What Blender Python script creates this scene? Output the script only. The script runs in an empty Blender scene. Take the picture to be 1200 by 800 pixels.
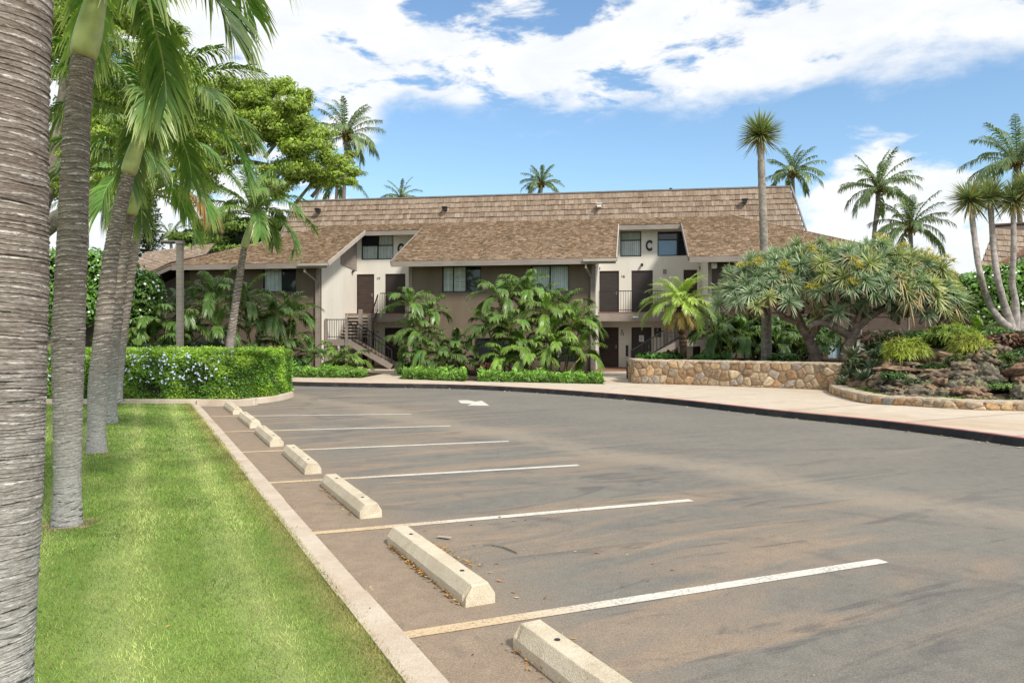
import bpy, math, random
import numpy as np
from mathutils import Vector, noise as mnoise
R = math.radians
rng = np.random.default_rng(7)
random.seed(7)
F, H, CAMZ = 883.0, 394.0, 1.7
scene = bpy.context.scene
COL = scene.collection

# ------------------------------------------------------------------ points
def P(px, py, Y):
    return np.array([(px-600)/F*Y, Y, CAMZ+(H-py)/F*Y])
def G(px, py, z=0.0):
    Y = (CAMZ-z)*F/(py-H)
    return np.array([(px-600)/F*Y, Y, z])
LD = np.array([-0.445, 0.8955]); LN = np.array([0.8955, 0.445]); LK = np.array([-0.369, 3.70])
def lot(a, p, z=0.0):                       # along the lawn kerb, across the stalls
    q = LK+LD*a+LN*p
    return np.array([q[0], q[1], z])
CT, ST = 0.9874, 0.158
def fl(px, py, T):                          # pixel -> building coordinates on the plane T
    u = (px-600)/F
    lam = (T+33.97)/(ST*u+CT)
    return lam*(u*CT-ST)+5.435, CAMZ+lam*(H-py)/F
def bw(S, T, z): return np.array([S*CT+T*ST, 34.4-S*ST+T*CT, z])

# ------------------------------------------------------------------ objects
def prop(o, label=None, cat=None, group=None, kind=None):
    if label: o['label'] = label
    if cat: o['category'] = cat
    if group: o['group'] = group
    if kind: o['kind'] = kind
    return o
def thing(name, label, cat, loc=(0, 0, 0), rz=0.0, group=None):
    o = bpy.data.objects.new(name, None); COL.objects.link(o)
    o.location = loc; o.rotation_euler = (0, 0, rz); o.empty_display_size = .3
    return prop(o, label, cat, group)
def child(name, me, parent):
    o = bpy.data.objects.new(name, me); COL.objects.link(o)
    if parent is not None: o.parent = parent
    return o
def copy_tree(src, loc=None, rz=None, label=None, scale=None):
    c = src.copy(); COL.objects.link(c)
    for ch in src.children:
        d = ch.copy(); COL.objects.link(d); d.parent = c
        for g in ch.children:
            e = g.copy(); COL.objects.link(e); e.parent = d
    if loc is not None: c.location = loc
    if rz is not None: c.rotation_euler = (0, 0, rz)
    if scale is not None: c.scale = scale
    if label: c['label'] = label
    return c

class Geo:
    def __init__(s): s.v = []; s.f = []; s.c = []; s.n = 0
    def add(s, v, f, c=(1, 1, 1)):
        v = np.asarray(v, float).reshape(-1, 3); c = np.asarray(c, float)
        if c.ndim == 1: c = np.tile(c, (len(v), 1))
        s.v.append(v); s.c.append(c)
        if isinstance(f, np.ndarray): s.f.append(f+s.n)
        else:
            for q in f: s.f.append(np.array([q])+s.n)
        s.n += len(v)
    def box(s, x0, x1, y0, y1, z0, z1, c=(1, 1, 1), M=None):
        v = np.array([[x, y, z] for z in (z0, z1) for y in (y0, y1) for x in (x0, x1)], float)
        if M is not None: v = v@M[0].T+M[1]
        s.add(v, np.array([[0, 2, 3, 1], [4, 5, 7, 6], [0, 1, 5, 4], [2, 6, 7, 3], [0, 4, 6, 2], [1, 3, 7, 5]]), c)
        return s
    def bar(s, a, b, w, h=None, c=(1, 1, 1), up=(0, 0, 1)):   # box beam from a to b
        a = np.asarray(a, float); b = np.asarray(b, float); h = h or w
        d = b-a; L = np.linalg.norm(d); d /= L
        sd = np.cross(d, up); 
        if np.linalg.norm(sd) < 1e-5: sd = np.array([1., 0, 0])
        sd /= np.linalg.norm(sd); u = np.cross(sd, d)
        v = [p+sd*w/2*i+u*h/2*j for p in (a, b) for j in (-1, 1) for i in (-1, 1)]
        s.add(v, np.array([[0, 2, 3, 1], [4, 5, 7, 6], [0, 1, 5, 4], [2, 6, 7, 3], [0, 4, 6, 2], [1, 3, 7, 5]]), c)
        return s
    def tube(s, pts, rad, n=10, c=(1, 1, 1), cap=True):
        pts = np.asarray(pts, float); m = len(pts); rad = np.broadcast_to(np.asarray(rad, float), (m,))
        tg = np.gradient(pts, axis=0); tg /= np.linalg.norm(tg, axis=1)[:, None]
        ref = np.array([0., 1, 0]) if abs(tg[:, 2]).mean() > .5 else np.array([0., 0, 1])
        A = np.cross(tg, ref); A /= np.linalg.norm(A, axis=1)[:, None]; B = np.cross(tg, A)
        th = np.arange(n)/n*2*np.pi
        v = pts[:, None]+rad[:, None, None]*(A[:, None]*np.cos(th)[None, :, None]+B[:, None]*np.sin(th)[None, :, None])
        i, j = np.meshgrid(np.arange(m-1), np.arange(n), indexing='ij'); j2 = (j+1) % n
        f = np.stack([i*n+j, i*n+j2, (i+1)*n+j2, (i+1)*n+j], -1).reshape(-1, 4)
        cc = np.asarray(c, float)
        if cc.ndim == 2: cc = np.repeat(cc, n, axis=0)
        n0 = s.n
        s.add(v, f, cc)
        if cap:
            s.f.append(np.array([list(range(n-1, -1, -1))])+n0)
            s.f.append(np.array([list(range((m-1)*n, m*n))])+n0)
        return s
    def poly(s, pts, z=None, c=(1, 1, 1)):
        pts = [tuple(p)+((z,) if z is not None else ()) for p in pts]
        s.add(pts, [list(range(len(pts)))], c); return s
    def prism(s, pts, z0, z1, c=(1, 1, 1)):                 # pts counter-clockwise
        n = len(pts)
        s.add([(p[0], p[1], z0) for p in pts]+[(p[0], p[1], z1) for p in pts],
              [list(range(n))[::-1], list(range(n, 2*n))]+[[i, (i+1) % n, n+(i+1) % n, n+i] for i in range(n)], c)
        return s
    def mesh(s, name, mat, smooth=False):
        me = bpy.data.meshes.new(name)
        V = np.concatenate(s.v); C = np.concatenate(s.c)
        cnt = np.concatenate([np.full(len(f), f.shape[1], np.int32) for f in s.f])
        idx = np.concatenate([f.ravel() for f in s.f]).astype(np.int32)
        me.vertices.add(len(V)); me.vertices.foreach_set('co', V.ravel().astype(np.float32))
        me.loops.add(len(idx)); me.loops.foreach_set('vertex_index', idx)
        me.polygons.add(len(cnt)); st = np.concatenate([[0], np.cumsum(cnt)[:-1]]).astype(np.int32)
        me.polygons.foreach_set('loop_start', st); me.polygons.foreach_set('loop_total', cnt)
        me.update(calc_edges=True); me.validate()
        at = me.color_attributes.new('col', 'FLOAT_COLOR', 'POINT')
        at.data.foreach_set('color', np.concatenate([C[:, :3], np.ones((len(C), 1))], 1).ravel().astype(np.float32))
        me.polygons.foreach_set('use_smooth', np.full(len(me.polygons), bool(smooth)))
        me.materials.append(mat)
        return me
    def obj(s, name, mat, parent=None, smooth=False): return child(name, s.mesh(name, mat, smooth), parent)

# ------------------------------------------------------------------ materials
class NT:
    def __init__(s, name):
        s.m = bpy.data.materials.new(name); s.m.use_nodes = True; s.t = s.m.node_tree; s.t.nodes.clear()
        s.out = s.t.nodes.new('ShaderNodeOutputMaterial')
    def n(s, ty, **k):
        nd = s.t.nodes.new(ty)
        for a, b in k.items():
            if a.startswith('i_'):
                key = a[2:].replace('_', ' ')
                key = int(key) if key.isdigit() else key
                s.put(nd.inputs[key], b)
            else: setattr(nd, a, b)
        return nd
    def put(s, sock, b):
        if isinstance(b, bpy.types.NodeSocket): s.t.links.new(b, sock)
        elif isinstance(b, bpy.types.Node): s.t.links.new(b.outputs[0], sock)
        else:
            if isinstance(b, tuple) and len(b) == 3 and sock.type == 'RGBA': b = b+(1,)
            sock.default_value = b
    def math(s, op, a, b=0.0, c=0.0, clamp=False):
        nd = s.n('ShaderNodeMath', operation=op, use_clamp=clamp); s.put(nd.inputs[0], a); s.put(nd.inputs[1], b)
        if op in ('MULTIPLY_ADD', 'SMOOTH_MIN'): s.put(nd.inputs[2], c)
        return nd.outputs[0]
    def mix(s, f, a, b, mode='MIX'):
        nd = s.n('ShaderNodeMix', data_type='RGBA', blend_type=mode, clamp_factor=True)
        s.put(nd.inputs[0], f); s.put(nd.inputs[6], a); s.put(nd.inputs[7], b); return nd.outputs[2]
    def ramp(s, f, lo, hi, to0=0.0, to1=1.0, smooth=True):
        nd = s.n('ShaderNodeMapRange', interpolation_type='SMOOTHSTEP' if smooth else 'LINEAR')
        s.put(nd.inputs[0], f); s.put(nd.inputs[1], lo); s.put(nd.inputs[2], hi); s.put(nd.inputs[3], to0); s.put(nd.inputs[4], to1)
        return nd.outputs[0]
    def pos(s): return s.n('ShaderNodeNewGeometry').outputs['Position']
    def loc(s): return s.n('ShaderNodeTexCoord').outputs['Object']
    def dot(s, v, w):
        nd = s.n('ShaderNodeVectorMath', operation='DOT_PRODUCT'); s.put(nd.inputs[0], v); s.put(nd.inputs[1], w); return nd.outputs['Value']
    def mapv(s, v, scale=(1, 1, 1), rot=(0, 0, 0)):
        nd = s.n('ShaderNodeMapping'); s.put(nd.inputs[0], v); nd.inputs['Scale'].default_value = scale; nd.inputs['Rotation'].default_value = rot
        return nd.outputs[0]
    def noise(s, v, scale, detail=4.0, rough=.55, dist=0.0):
        nd = s.n('ShaderNodeTexNoise'); s.put(nd.inputs['Vector'], v); s.put(nd.inputs['Scale'], scale)
        nd.inputs['Detail'].default_value = detail; nd.inputs['Roughness'].default_value = rough; nd.inputs['Distortion'].default_value = dist
        return nd.outputs[0]
    def attr(s): return s.n('ShaderNodeVertexColor', layer_name='col').outputs[0]
    def bump(s, h, strength=.3, dist=.02):
        nd = s.n('ShaderNodeBump'); s.put(nd.inputs['Height'], h); nd.inputs['Strength'].default_value = strength; nd.inputs['Distance'].default_value = dist
        return nd.outputs[0]
    def done(s, base, rough=.8, spec=.3, normal=None, metal=0.0, **k):
        b = s.n('ShaderNodeBsdfPrincipled'); s.put(b.inputs['Base Color'], base); s.put(b.inputs['Roughness'], rough)
        b.inputs['Specular IOR Level'].default_value = spec; b.inputs['Metallic'].default_value = metal
        if normal is not None: s.put(b.inputs['Normal'], normal)
        s.t.links.new(b.outputs[0], s.out.inputs[0]); s.b = b
        return s.m

def plain(name, col, rough=.7, spec=.3, var=.12, scale=3.0, bump=0.1, bscale=60, metal=0.0, attr=False):
    t = NT(name); p = t.pos()
    nz = t.noise(p, scale, 5)
    k = t.ramp(nz, .3, .7, 1-var, 1+var)
    base = t.attr() if attr else col
    c = t.mix(1.0, base if attr else tuple(col)+(1,), t.n('ShaderNodeCombineColor', i_0=k, i_1=k, i_2=k).outputs[0], 'MULTIPLY')
    nb = t.noise(p, bscale, 3)
    return t.done(c, rough, spec, t.bump(nb, bump, .01) if bump else None, metal)

def leafmat(name, trans=.3, rough=.5, spec=.35, tint=(1, 1, 1), var=.25, vscale=2.0):
    t = NT(name); c = t.attr()
    nz = t.noise(t.pos(), vscale, 3); k = t.ramp(nz, .3, .7, 1-var, 1+var)
    c = t.mix(1.0, c, t.n('ShaderNodeCombineColor', i_0=k, i_1=k, i_2=k).outputs[0], 'MULTIPLY')
    t.done(c, rough, spec)
    tr = t.n('ShaderNodeBsdfTranslucent'); t.put(tr.inputs[0], t.mix(1.0, c, (1.3, 1.5, .5, 1), 'MULTIPLY'))
    mx = t.n('ShaderNodeMixShader'); mx.inputs[0].default_value = trans
    t.t.links.new(t.b.outputs[0], mx.inputs[1]); t.t.links.new(tr.outputs[0], mx.inputs[2]); t.t.links.new(mx.outputs[0], t.out.inputs[0])
    return t.m

def m_asphalt():
    t = NT('asphalt'); p = t.pos()
    al = t.dot(p, (LD[0], LD[1], 0)); pe = t.math('SUBTRACT', t.dot(p, (LN[0], LN[1], 0)), float(LN@LK))
    v = t.n('ShaderNodeCombineXYZ', i_0=pe, i_1=al, i_2=0.0).outputs[0]
    fine = t.noise(p, 90, 3, .7); mid = t.noise(p, 7, 5, .6); big = t.noise(p, .35, 3)
    streak = t.noise(t.mapv(v, (.22, 1.3, 1)), 1.0, 5, .6, 1.2)
    streak2 = t.noise(t.mapv(v, (.35, 1.9, 1), (0, 0, .35)), 1.0, 4, .6, 2.0)
    base = t.mix(t.ramp(mid, .3, .7), (.140, .129, .110), (.174, .161, .137))
    base = t.mix(t.ramp(big, .35, .65, 0, .5), base, (.205, .184, .150))
    dirt = t.mix(t.ramp(mid, .3, .7), (.305, .225, .155), (.245, .180, .125))
    near = t.ramp(pe, .15, 1.5, 1.0, 0.0)                  # washed-in red soil along the kerb
    lawn = t.math('MULTIPLY', near, t.ramp(al, 18, 21, 1, 0))
    f1 = t.math('MAXIMUM', t.math('MULTIPLY', lawn, .85), t.math('MULTIPLY', t.ramp(streak, .44, .64), t.ramp(pe, 3.5, 7.5, .75, .08)))
    c = t.mix(f1, base, dirt)
    dark = t.math('MULTIPLY', t.ramp(streak2, .55, .66), t.math('MULTIPLY', t.ramp(pe, .6, 1.6, 0, .6), t.ramp(pe, 4, 9, 1, .2)))
    c = t.mix(dark, c, (.088, .082, .078))
    spot = t.ramp(t.noise(p, 2.3, 2), .62, .72, 0, .35)
    c = t.mix(spot, c, (.11, .10, .09))
    sx = t.n('ShaderNodeSeparateXYZ'); t.put(sx.inputs[0], p)
    ln_ = t.math('ADD', t.dot(p, (.80, .60, 0)), t.math('MULTIPLY', t.noise(p, .25, 3), 2.2))
    bd = t.math('ABSOLUTE', t.math('SUBTRACT', ln_, 8.9)); c = t.mix(t.math('MULTIPLY', t.ramp(bd, .1, .75, .6, 0), t.ramp(mid, .25, .6, .5, 1)), c, (.29, .24, .18))
    wob = t.math('MULTIPLY', t.noise(p, .4, 3), 1.0); brk = t.ramp(t.noise(p, 1.1, 4, .65), .42, .6, .1, 1)
    for cx_, cy_, rr_, wd_, am_, cc_ in ((-3.0, -2.0, 9.6, .14, .40, (.10, .093, .086)), (-3.0, -2.0, 11.2, .13, .34, (.10, .093, .086)), (15.0, 1.0, 11.5, .22, .45, (.27, .235, .19)), (4.0, 20.5, 9.3, .16, .35, (.10, .093, .088)), (2.5, 17.5, 7.2, .2, .35, (.25, .215, .17))):
        dv_ = t.n('ShaderNodeVectorMath', operation='DISTANCE', i_0=p, i_1=(cx_, cy_, 0)).outputs['Value']
        ab_ = t.math('ABSOLUTE', t.math('SUBTRACT', t.math('ADD', dv_, wob), rr_+.5))
        c = t.mix(t.math('MULTIPLY', t.ramp(ab_, wd_*.3, wd_, am_, 0), brk), c, cc_)
    vor = t.n('ShaderNodeTexVoronoi', feature='F1'); t.put(vor.inputs['Vector'], p); vor.inputs['Scale'].default_value = 140
    g = t.ramp(vor.outputs['Distance'], .0, .5, .75, 1.15)
    sc_ = t.n('ShaderNodeSeparateColor'); t.put(sc_.inputs[0], vor.outputs['Color'])
    k = t.math('MULTIPLY', t.math('MULTIPLY', g, t.ramp(sc_.outputs[0], 0, 1, .86, 1.16, False)), t.ramp(fine, .3, .7, .84, 1.16))
    c = t.mix(1.0, c, t.n('ShaderNodeCombineColor', i_0=k, i_1=k, i_2=k).outputs[0], 'MULTIPLY')
    crack = t.n('ShaderNodeTexVoronoi', feature='DISTANCE_TO_EDGE'); t.put(crack.inputs['Vector'], t.n('ShaderNodeVectorMath', operation='ADD', i_0=p, i_1=t.n('ShaderNodeTexNoise', i_Scale=1.5).outputs[1]).outputs[0]); crack.inputs['Scale'].default_value = .23
    cm = t.math('MULTIPLY', t.ramp(crack.outputs['Distance'], .0, .0022, 1, 0), t.ramp(big, .5, .62, 0, .3))
    c = t.mix(cm, c, (.05, .045, .04))
    return t.done(c, .86, .25, t.bump(t.math('ADD', fine, t.math('MULTIPLY', vor.outputs['Distance'], .8)), .35, .003))

def m_paint():
    t = NT('road_paint'); p = t.pos()
    pe = t.math('SUBTRACT', t.dot(p, (LN[0], LN[1], 0)), float(LN@LK))
    c = t.mix(t.ramp(pe, .4, 1.8), (.62, .46, .28), (.66, .63, .55))
    w = t.noise(p, 45, 5, .8); w2 = t.noise(p, 5, 4, .6)
    wear = t.math('MULTIPLY', t.ramp(w, .49, .58), t.ramp(w2, .38, .62, .25, 1))
    c = t.mix(t.math('MULTIPLY', wear, .75), c, (.2, .17, .14))
    return t.done(c, .8, .25, t.bump(w, .4, .004))

def m_concrete(name, a, b, stain=(.3, .2, .12), sscale=.6, samt=.5, rough=.85, pore=.5):
    t = NT(name); p = t.pos()
    n1 = t.noise(p, 2.2, 6, .65); n2 = t.noise(p, 120, 3, .6); n3 = t.noise(p, sscale, 4, .6, .6); n4 = t.noise(p, 14, 5, .7)
    c = t.mix(t.ramp(n1, .3, .7), a, b); c = t.mix(t.ramp(n3, .52, .72, 0, samt), c, stain)
    c = t.mix(t.ramp(n4, .58, .75, 0, .45), c, tuple(x*.55 for x in a))
    k = t.ramp(n2, .25, .75, .82, 1.15)
    c = t.mix(1.0, c, t.n('ShaderNodeCombineColor', i_0=k, i_1=k, i_2=k).outputs[0], 'MULTIPLY')
    return t.done(c, rough, .25, t.bump(t.math('ADD', n2, n4), pore, .008))

def m_lawn():
    t = NT('lawn_turf'); p = t.pos()
    pe = t.math('SUBTRACT', t.dot(p, (LN[0], LN[1], 0)), float(LN@LK)); al = t.dot(p, (LD[0], LD[1], 0))
    n1 = t.noise(p, .8, 4, .6); n2 = t.noise(p, 6, 5, .7); n3 = t.noise(t.mapv(p, (1, 1, 1)), 120, 3, .7)
    c = t.mix(t.ramp(n1, .35, .65), (.175, .27, .05), (.25, .335, .08))
    c = t.mix(t.ramp(n2, .45, .75, 0, .6), c, (.27, .34, .07))
    w = t.math('ADD', pe, t.math('MULTIPLY', t.noise(p, .5, 2), .3))
    st = t.math('SINE', t.math('MULTIPLY', w, 8.5))
    c = t.mix(t.ramp(st, .0, .9, 0, .5), c, (.40, .45, .17))
    edge = t.math('ADD', pe, t.math('MULTIPLY', n2, .25))
    c = t.mix(t.ramp(edge, -.32, -.04, 0, .7), c, (.33, .26, .11))
    k = t.ramp(n3, .3, .7, .55, 1.3)
    c = t.mix(1.0, c, t.n('ShaderNodeCombineColor', i_0=k, i_1=k, i_2=k).outputs[0], 'MULTIPLY')
    return t.done(c, .85, .2, t.bump(n3, .6, .02))

def m_trunk(name, c0, c1, line, white=None, zlo=.2, zhi=1.6):
    t = NT(name); p = t.pos(); a = t.attr()
    n1 = t.noise(t.mapv(p, (3, 3, 26)), 1.0, 5, .65); n2 = t.noise(t.mapv(p, (34, 34, 170)), 1.0, 4, .75); n3 = t.noise(p, 5, 4, .6)
    c = t.mix(t.ramp(n1, .3, .7), c0, c1)
    sep = t.n('ShaderNodeSeparateColor'); t.put(sep.inputs[0], a)
    c = t.mix(t.math('MULTIPLY', sep.outputs[0], t.ramp(n2, .38, .6)), c, line)
    c = t.mix(t.math('MULTIPLY', sep.outputs[1], .8), c, tuple(x*.3 for x in c0))
    if white:
        z = t.n('ShaderNodeSeparateXYZ'); t.put(z.inputs[0], p)
        zz = t.math('ADD', z.outputs[2], t.math('MULTIPLY', n3, .9))
        c = t.mix(t.ramp(zz, .3, 2.7, .78, 0), c, white)
    k = t.ramp(n2, .25, .75, .5, 1.4)
    c = t.mix(1.0, c, t.n('ShaderNodeCombineColor', i_0=k, i_1=k, i_2=k).outputs[0], 'MULTIPLY')
    return t.done(c, .95, .08, t.bump(t.math('ADD', n1, n2), .8, .008))

def m_wood(name, a, b, rough=.75):
    t = NT(name); p = t.loc()
    n1 = t.noise(t.mapv(p, (2, 2, 18)), 1.0, 4, .6); n2 = t.noise(p, .7, 4, .6); n3 = t.noise(p, 70, 3)
    c = t.mix(t.ramp(n1, .3, .7), a, b); c = t.mix(t.ramp(n2, .4, .7, 0, .35), c, tuple(x*.65 for x in a))
    return t.done(c, rough, .3, t.bump(n3, .25, .006))

def m_stucco(name, a, b):
    t = NT(name); p = t.loc()
    n1 = t.noise(t.mapv(p, (1.2, 1.2, .35)), 1.0, 5, .65); n3 = t.noise(p, 90, 4, .7); n4 = t.noise(p, 9, 4, .6)
    z = t.n('ShaderNodeSeparateXYZ'); t.put(z.inputs[0], p)
    c = t.mix(t.ramp(n1, .3, .7), a, b)
    low = t.math('MULTIPLY', t.ramp(t.math('ADD', z.outputs[2], t.math('MULTIPLY', n4, .5)), .3, .9, .4, 0), 1.0)
    c = t.mix(low, c, tuple(x*.5 for x in a))
    c = t.mix(t.ramp(n4, .55, .75, 0, .2), c, tuple(x*.7 for x in a))
    return t.done(c, .88, .2, t.bump(n3, .45, .01))

def m_shake(name):
    t = NT(name); p = t.loc(); c = t.attr()
    n1 = t.noise(t.mapv(p, (40, 5, 5)), 1.0, 4, .65); n2 = t.noise(p, .55, 5, .65); n3 = t.noise(p, 6, 4, .6)
    k = t.math('MULTIPLY', t.ramp(n1, .3, .7, .78, 1.2), t.ramp(n3, .3, .7, .85, 1.12))
    c = t.mix(1.0, c, t.n('ShaderNodeCombineColor', i_0=k, i_1=k, i_2=k).outputs[0], 'MULTIPLY')
    c = t.mix(t.ramp(n2, .5, .72, 0, .3), c, (.20, .145, .10))
    return t.done(c, .9, .15, t.bump(n1, .5, .01))

def m_glass(name, tint=(.02, .025, .03), see=.35, rough=.03):
    t = NT(name)
    t.done(tint, rough, .8)
    tr = t.n('ShaderNodeBsdfTransparent'); tr.inputs[0].default_value = (.95, .98, .97, 1)
    mx = t.n('ShaderNodeMixShader'); mx.inputs[0].default_value = see
    t.t.links.new(t.b.outputs[0], mx.inputs[1]); t.t.links.new(tr.outputs[0], mx.inputs[2]); t.t.links.new(mx.outputs[0], t.out.inputs[0])
    return t.m

def m_water():
    t = NT('falling_water'); t.done((.30, .33, .32), .7, .05)
    tr = t.n('ShaderNodeBsdfTransparent')
    nz = t.noise(t.mapv(t.pos(), (60, 60, 3)), 1.0, 3)
    mx = t.n('ShaderNodeMixShader'); t.put(mx.inputs[0], t.ramp(nz, .35, .65, .25, .9))
    t.t.links.new(t.b.outputs[0], mx.inputs[1]); t.t.links.new(tr.outputs[0], mx.inputs[2]); t.t.links.new(mx.outputs[0], t.out.inputs[0])
    return t.m

M = dict(
    asphalt=m_asphalt(), paint=m_paint(), lawn=m_lawn(),
    strip=m_concrete('kerb_concrete', (.52, .42, .32), (.62, .52, .41), (.42, .28, .17), 1.2, .5),
    walk=m_concrete('pavement_concrete', (.52, .43, .325), (.60, .51, .40), (.42, .28, .15), .22, .55, .85, .3),
    stop=m_concrete('wheel_stop_concrete', (.58, .49, .35), (.70, .605, .455), (.36, .27, .17), 3.0, .4, .85, .7),
    kerbblack=m_concrete('black_kerb_paint', (.025, .025, .027), (.045, .044, .043), (.12, .10, .08), 2.0, .4),
    kerbred=m_concrete('faded_red_paint', (.48, .13, .11), (.52, .20, .17), (.45, .38, .32), 2.5, .8),
    ground=plain('bare_ground', (.13, .12, .05), .95, .1, .4, .3, .3, 20),
    soil=plain('garden_soil', (.055, .038, .025), .95, .1, .4, 2.5, .6, 25),
    grassblade=leafmat('grass_blade', .3, .55, .25, var=.25, vscale=.9),
    leaf=leafmat('leaf', .25, .42, .4), palmleaf=leafmat('palm_leaf', .22, .36, .5, var=.22, vscale=1.2), drleaf=leafmat('sword_leaf', .15, .45, .4, var=.15),
    litter=leafmat('dry_leaf', .1, .8, .1),
    petal=plain('petal', (.9, .9, .9), .6, .2, .05, attr=True, bump=0),
    ptrunk=m_trunk('ringed_palm_bark', (.165, .125, .10), (.29, .24, .205), (.74, .69, .62), (.46, .44, .415)),
    shaft=plain('green_crownshaft', (.5, .5, .5), .4, .45, .15, 8, .05, attr=True),
    bark=plain('bark', (.5, .5, .5), .9, .15, .3, 9, .8, 45, attr=True),
    cream=m_stucco('cream_stucco', (.72, .675, .59), (.79, .745, .66)),
    brownwall=m_stucco('brown_stucco', (.165, .122, .086), (.20, .152, .108)),
    trim=m_wood('taupe_trim', (.26, .215, .18), (.32, .27, .23)),
    trimlight=m_wood('pale_edge_trim', (.42, .36, .30), (.50, .43, .37)),
    darkwood=m_wood('dark_timber', (.05, .033, .026), (.075, .052, .042)),
    siding=m_wood('dark_siding', (.085, .06, .047), (.115, .082, .063)),
    door=m_wood('brown_door', (.042, .034, .032), (.056, .045, .041), .5),
    worn=plain('worn_soil', (.30, .22, .13), .95, .1, .4, 6, .6, 40),
    tile=plain('red_brick_paving', (.25, .135, .09), .8, .2, .25, 6, .3),
    shake=m_shake('cedar_shake'),
    flash=plain('grey_flashing', (.20, .18, .17), .6, .4, .15, 3, .05),
    black=plain('black_metal', (.018, .016, .016), .5, .5, .1, 4, 0),
    white=plain('white_sheet', (.75, .75, .72), .7, .3, .05, 4, 0),
    blind=plain('pale_blind', (.5, .5, .5), .7, .3, .08, 3, 0, attr=True),
    glass=m_glass('window_glass', see=.82), glassdark=m_glass('dark_window_glass', (.03, .035, .04), .25),
    glassblue=m_glass('painted_sky_glass', (.09, .24, .40), .05, .08),  # sky reflection painted in as a blue base colour
    stone=plain('field_stone', (.5, .5, .5), .9, .2, .28, 11, .9, 55, attr=True),
    mortar=m_concrete('wall_mortar', (.30, .22, .14), (.40, .30, .20), (.2, .14, .09), 2, .4),
    lava=plain('lava_rock', (.5, .5, .5), .95, .15, .4, 12, 1.0, 32, attr=True),
    postwood=m_wood('weathered_post', (.15, .135, .11), (.21, .19, .16)),
    water=m_water(),
)
# ================================================================== plant makers
def jit(c, n, a=.15, hue=.06):
    c = np.asarray(c, float); k = 1+rng.uniform(-a, a, (n, 1)); h = 1+rng.uniform(-hue, hue, (n, 3))
    return c[None]*k*h

def frond(g, base, az, el, L, bend, n=34, ll=.5, lw=.04, droop=.35, col=(.08, .16, .03), tip=(.25, .28, .08), vee=.35,
          rcol=(.30, .32, .10), rr=.012, petiole=.12, segs=3, curl=0.0, ang=(75, 28), power=1.3, noise=.12, dead=0.0):
    base = np.asarray(base, float); m = 14
    t = np.linspace(0, 1, m)
    e = el-bend*t**power; a = az+curl*t
    d = np.stack([np.cos(e)*np.cos(a), np.cos(e)*np.sin(a), np.sin(e)], 1)
    pts = base+np.concatenate([[np.zeros(3)], np.cumsum((d[1:]+d[:-1])/2*(L/(m-1)), 0)])
    g.tube(pts, np.linspace(rr*1.6, rr*.35, m), 4, np.tile(np.array(rcol)[None], (m, 1)), cap=False)
    tt = petiole+(1-petiole)*np.linspace(0, 1, n)**.95
    tt = np.concatenate([tt, tt]) + rng.uniform(-.008, .008, 2*n); tt = np.clip(tt, 0, 1)
    sg = np.concatenate([np.ones(n), -np.ones(n)])
    Pb = np.stack([np.interp(tt, t, pts[:, k]) for k in range(3)], 1)
    T = np.stack([np.interp(tt, t, d[:, k]) for k in range(3)], 1); T /= np.linalg.norm(T, axis=1)[:, None]
    aa = np.interp(tt, t, a)
    S = np.stack([-np.sin(aa), np.cos(aa), 0*aa], 1); U = np.cross(T, S); U *= np.sign(U[:, 2:3]+1e-9)
    q = (tt-petiole)/(1-petiole)
    prof = np.clip(.35+1.6*q-1.0*q**2, .2, 1)*np.where(q > .8, 1-(q-.8)*2.2, 1)
    Lf = ll*prof*(1+rng.uniform(-noise, noise, 2*n))
    an = np.radians(ang[0]+(ang[1]-ang[0])*q+rng.normal(0, 5, 2*n)); ve = vee+rng.normal(0, .12, 2*n)
    D = np.cos(an)[:, None]*T+np.sin(an)[:, None]*(sg[:, None]*S*np.cos(ve)[:, None]+U*np.sin(ve)[:, None])
    W = T-(T*D).sum(1)[:, None]*D; W /= np.linalg.norm(W, axis=1)[:, None]+1e-9
    dr = droop*(1+rng.uniform(-.3, .4, 2*n))
    w = lw*(.6+.4*prof)*(1+rng.uniform(-.15, .15, 2*n))
    N = 2*n; rows = []
    prw = {3: [.45, 1, .7, .05], 2: [.6, 1, .05], 4: [.4, .95, 1, .6, .05]}[segs]
    cb = jit(col, N, .18); ct = jit(tip, N, .18); cols = []
    for k in range(segs+1):
        s = k/segs
        c = Pb+D*(Lf*s*(1-.25*s*s*np.clip(dr, 0, 1)))[:, None]; c[:, 2] -= dr*Lf*s**2
        hw = (w*prw[k]/2)[:, None]
        rows.append(c+W*hw); rows.append(c-W*hw)
        cc = cb*(1-s**3)+ct*s**3; cols += [cc, cc]
    V = np.stack(rows, 1).reshape(-1, 3); C = np.stack(cols, 1).reshape(-1, 3); st = 2*(segs+1)
    b = np.arange(N)[:, None]*st
    f = np.concatenate([b+np.array([[2*k, 2*k+1, 2*k+3, 2*k+2]]) for k in range(segs)])
    g.add(V, f, C)

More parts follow.
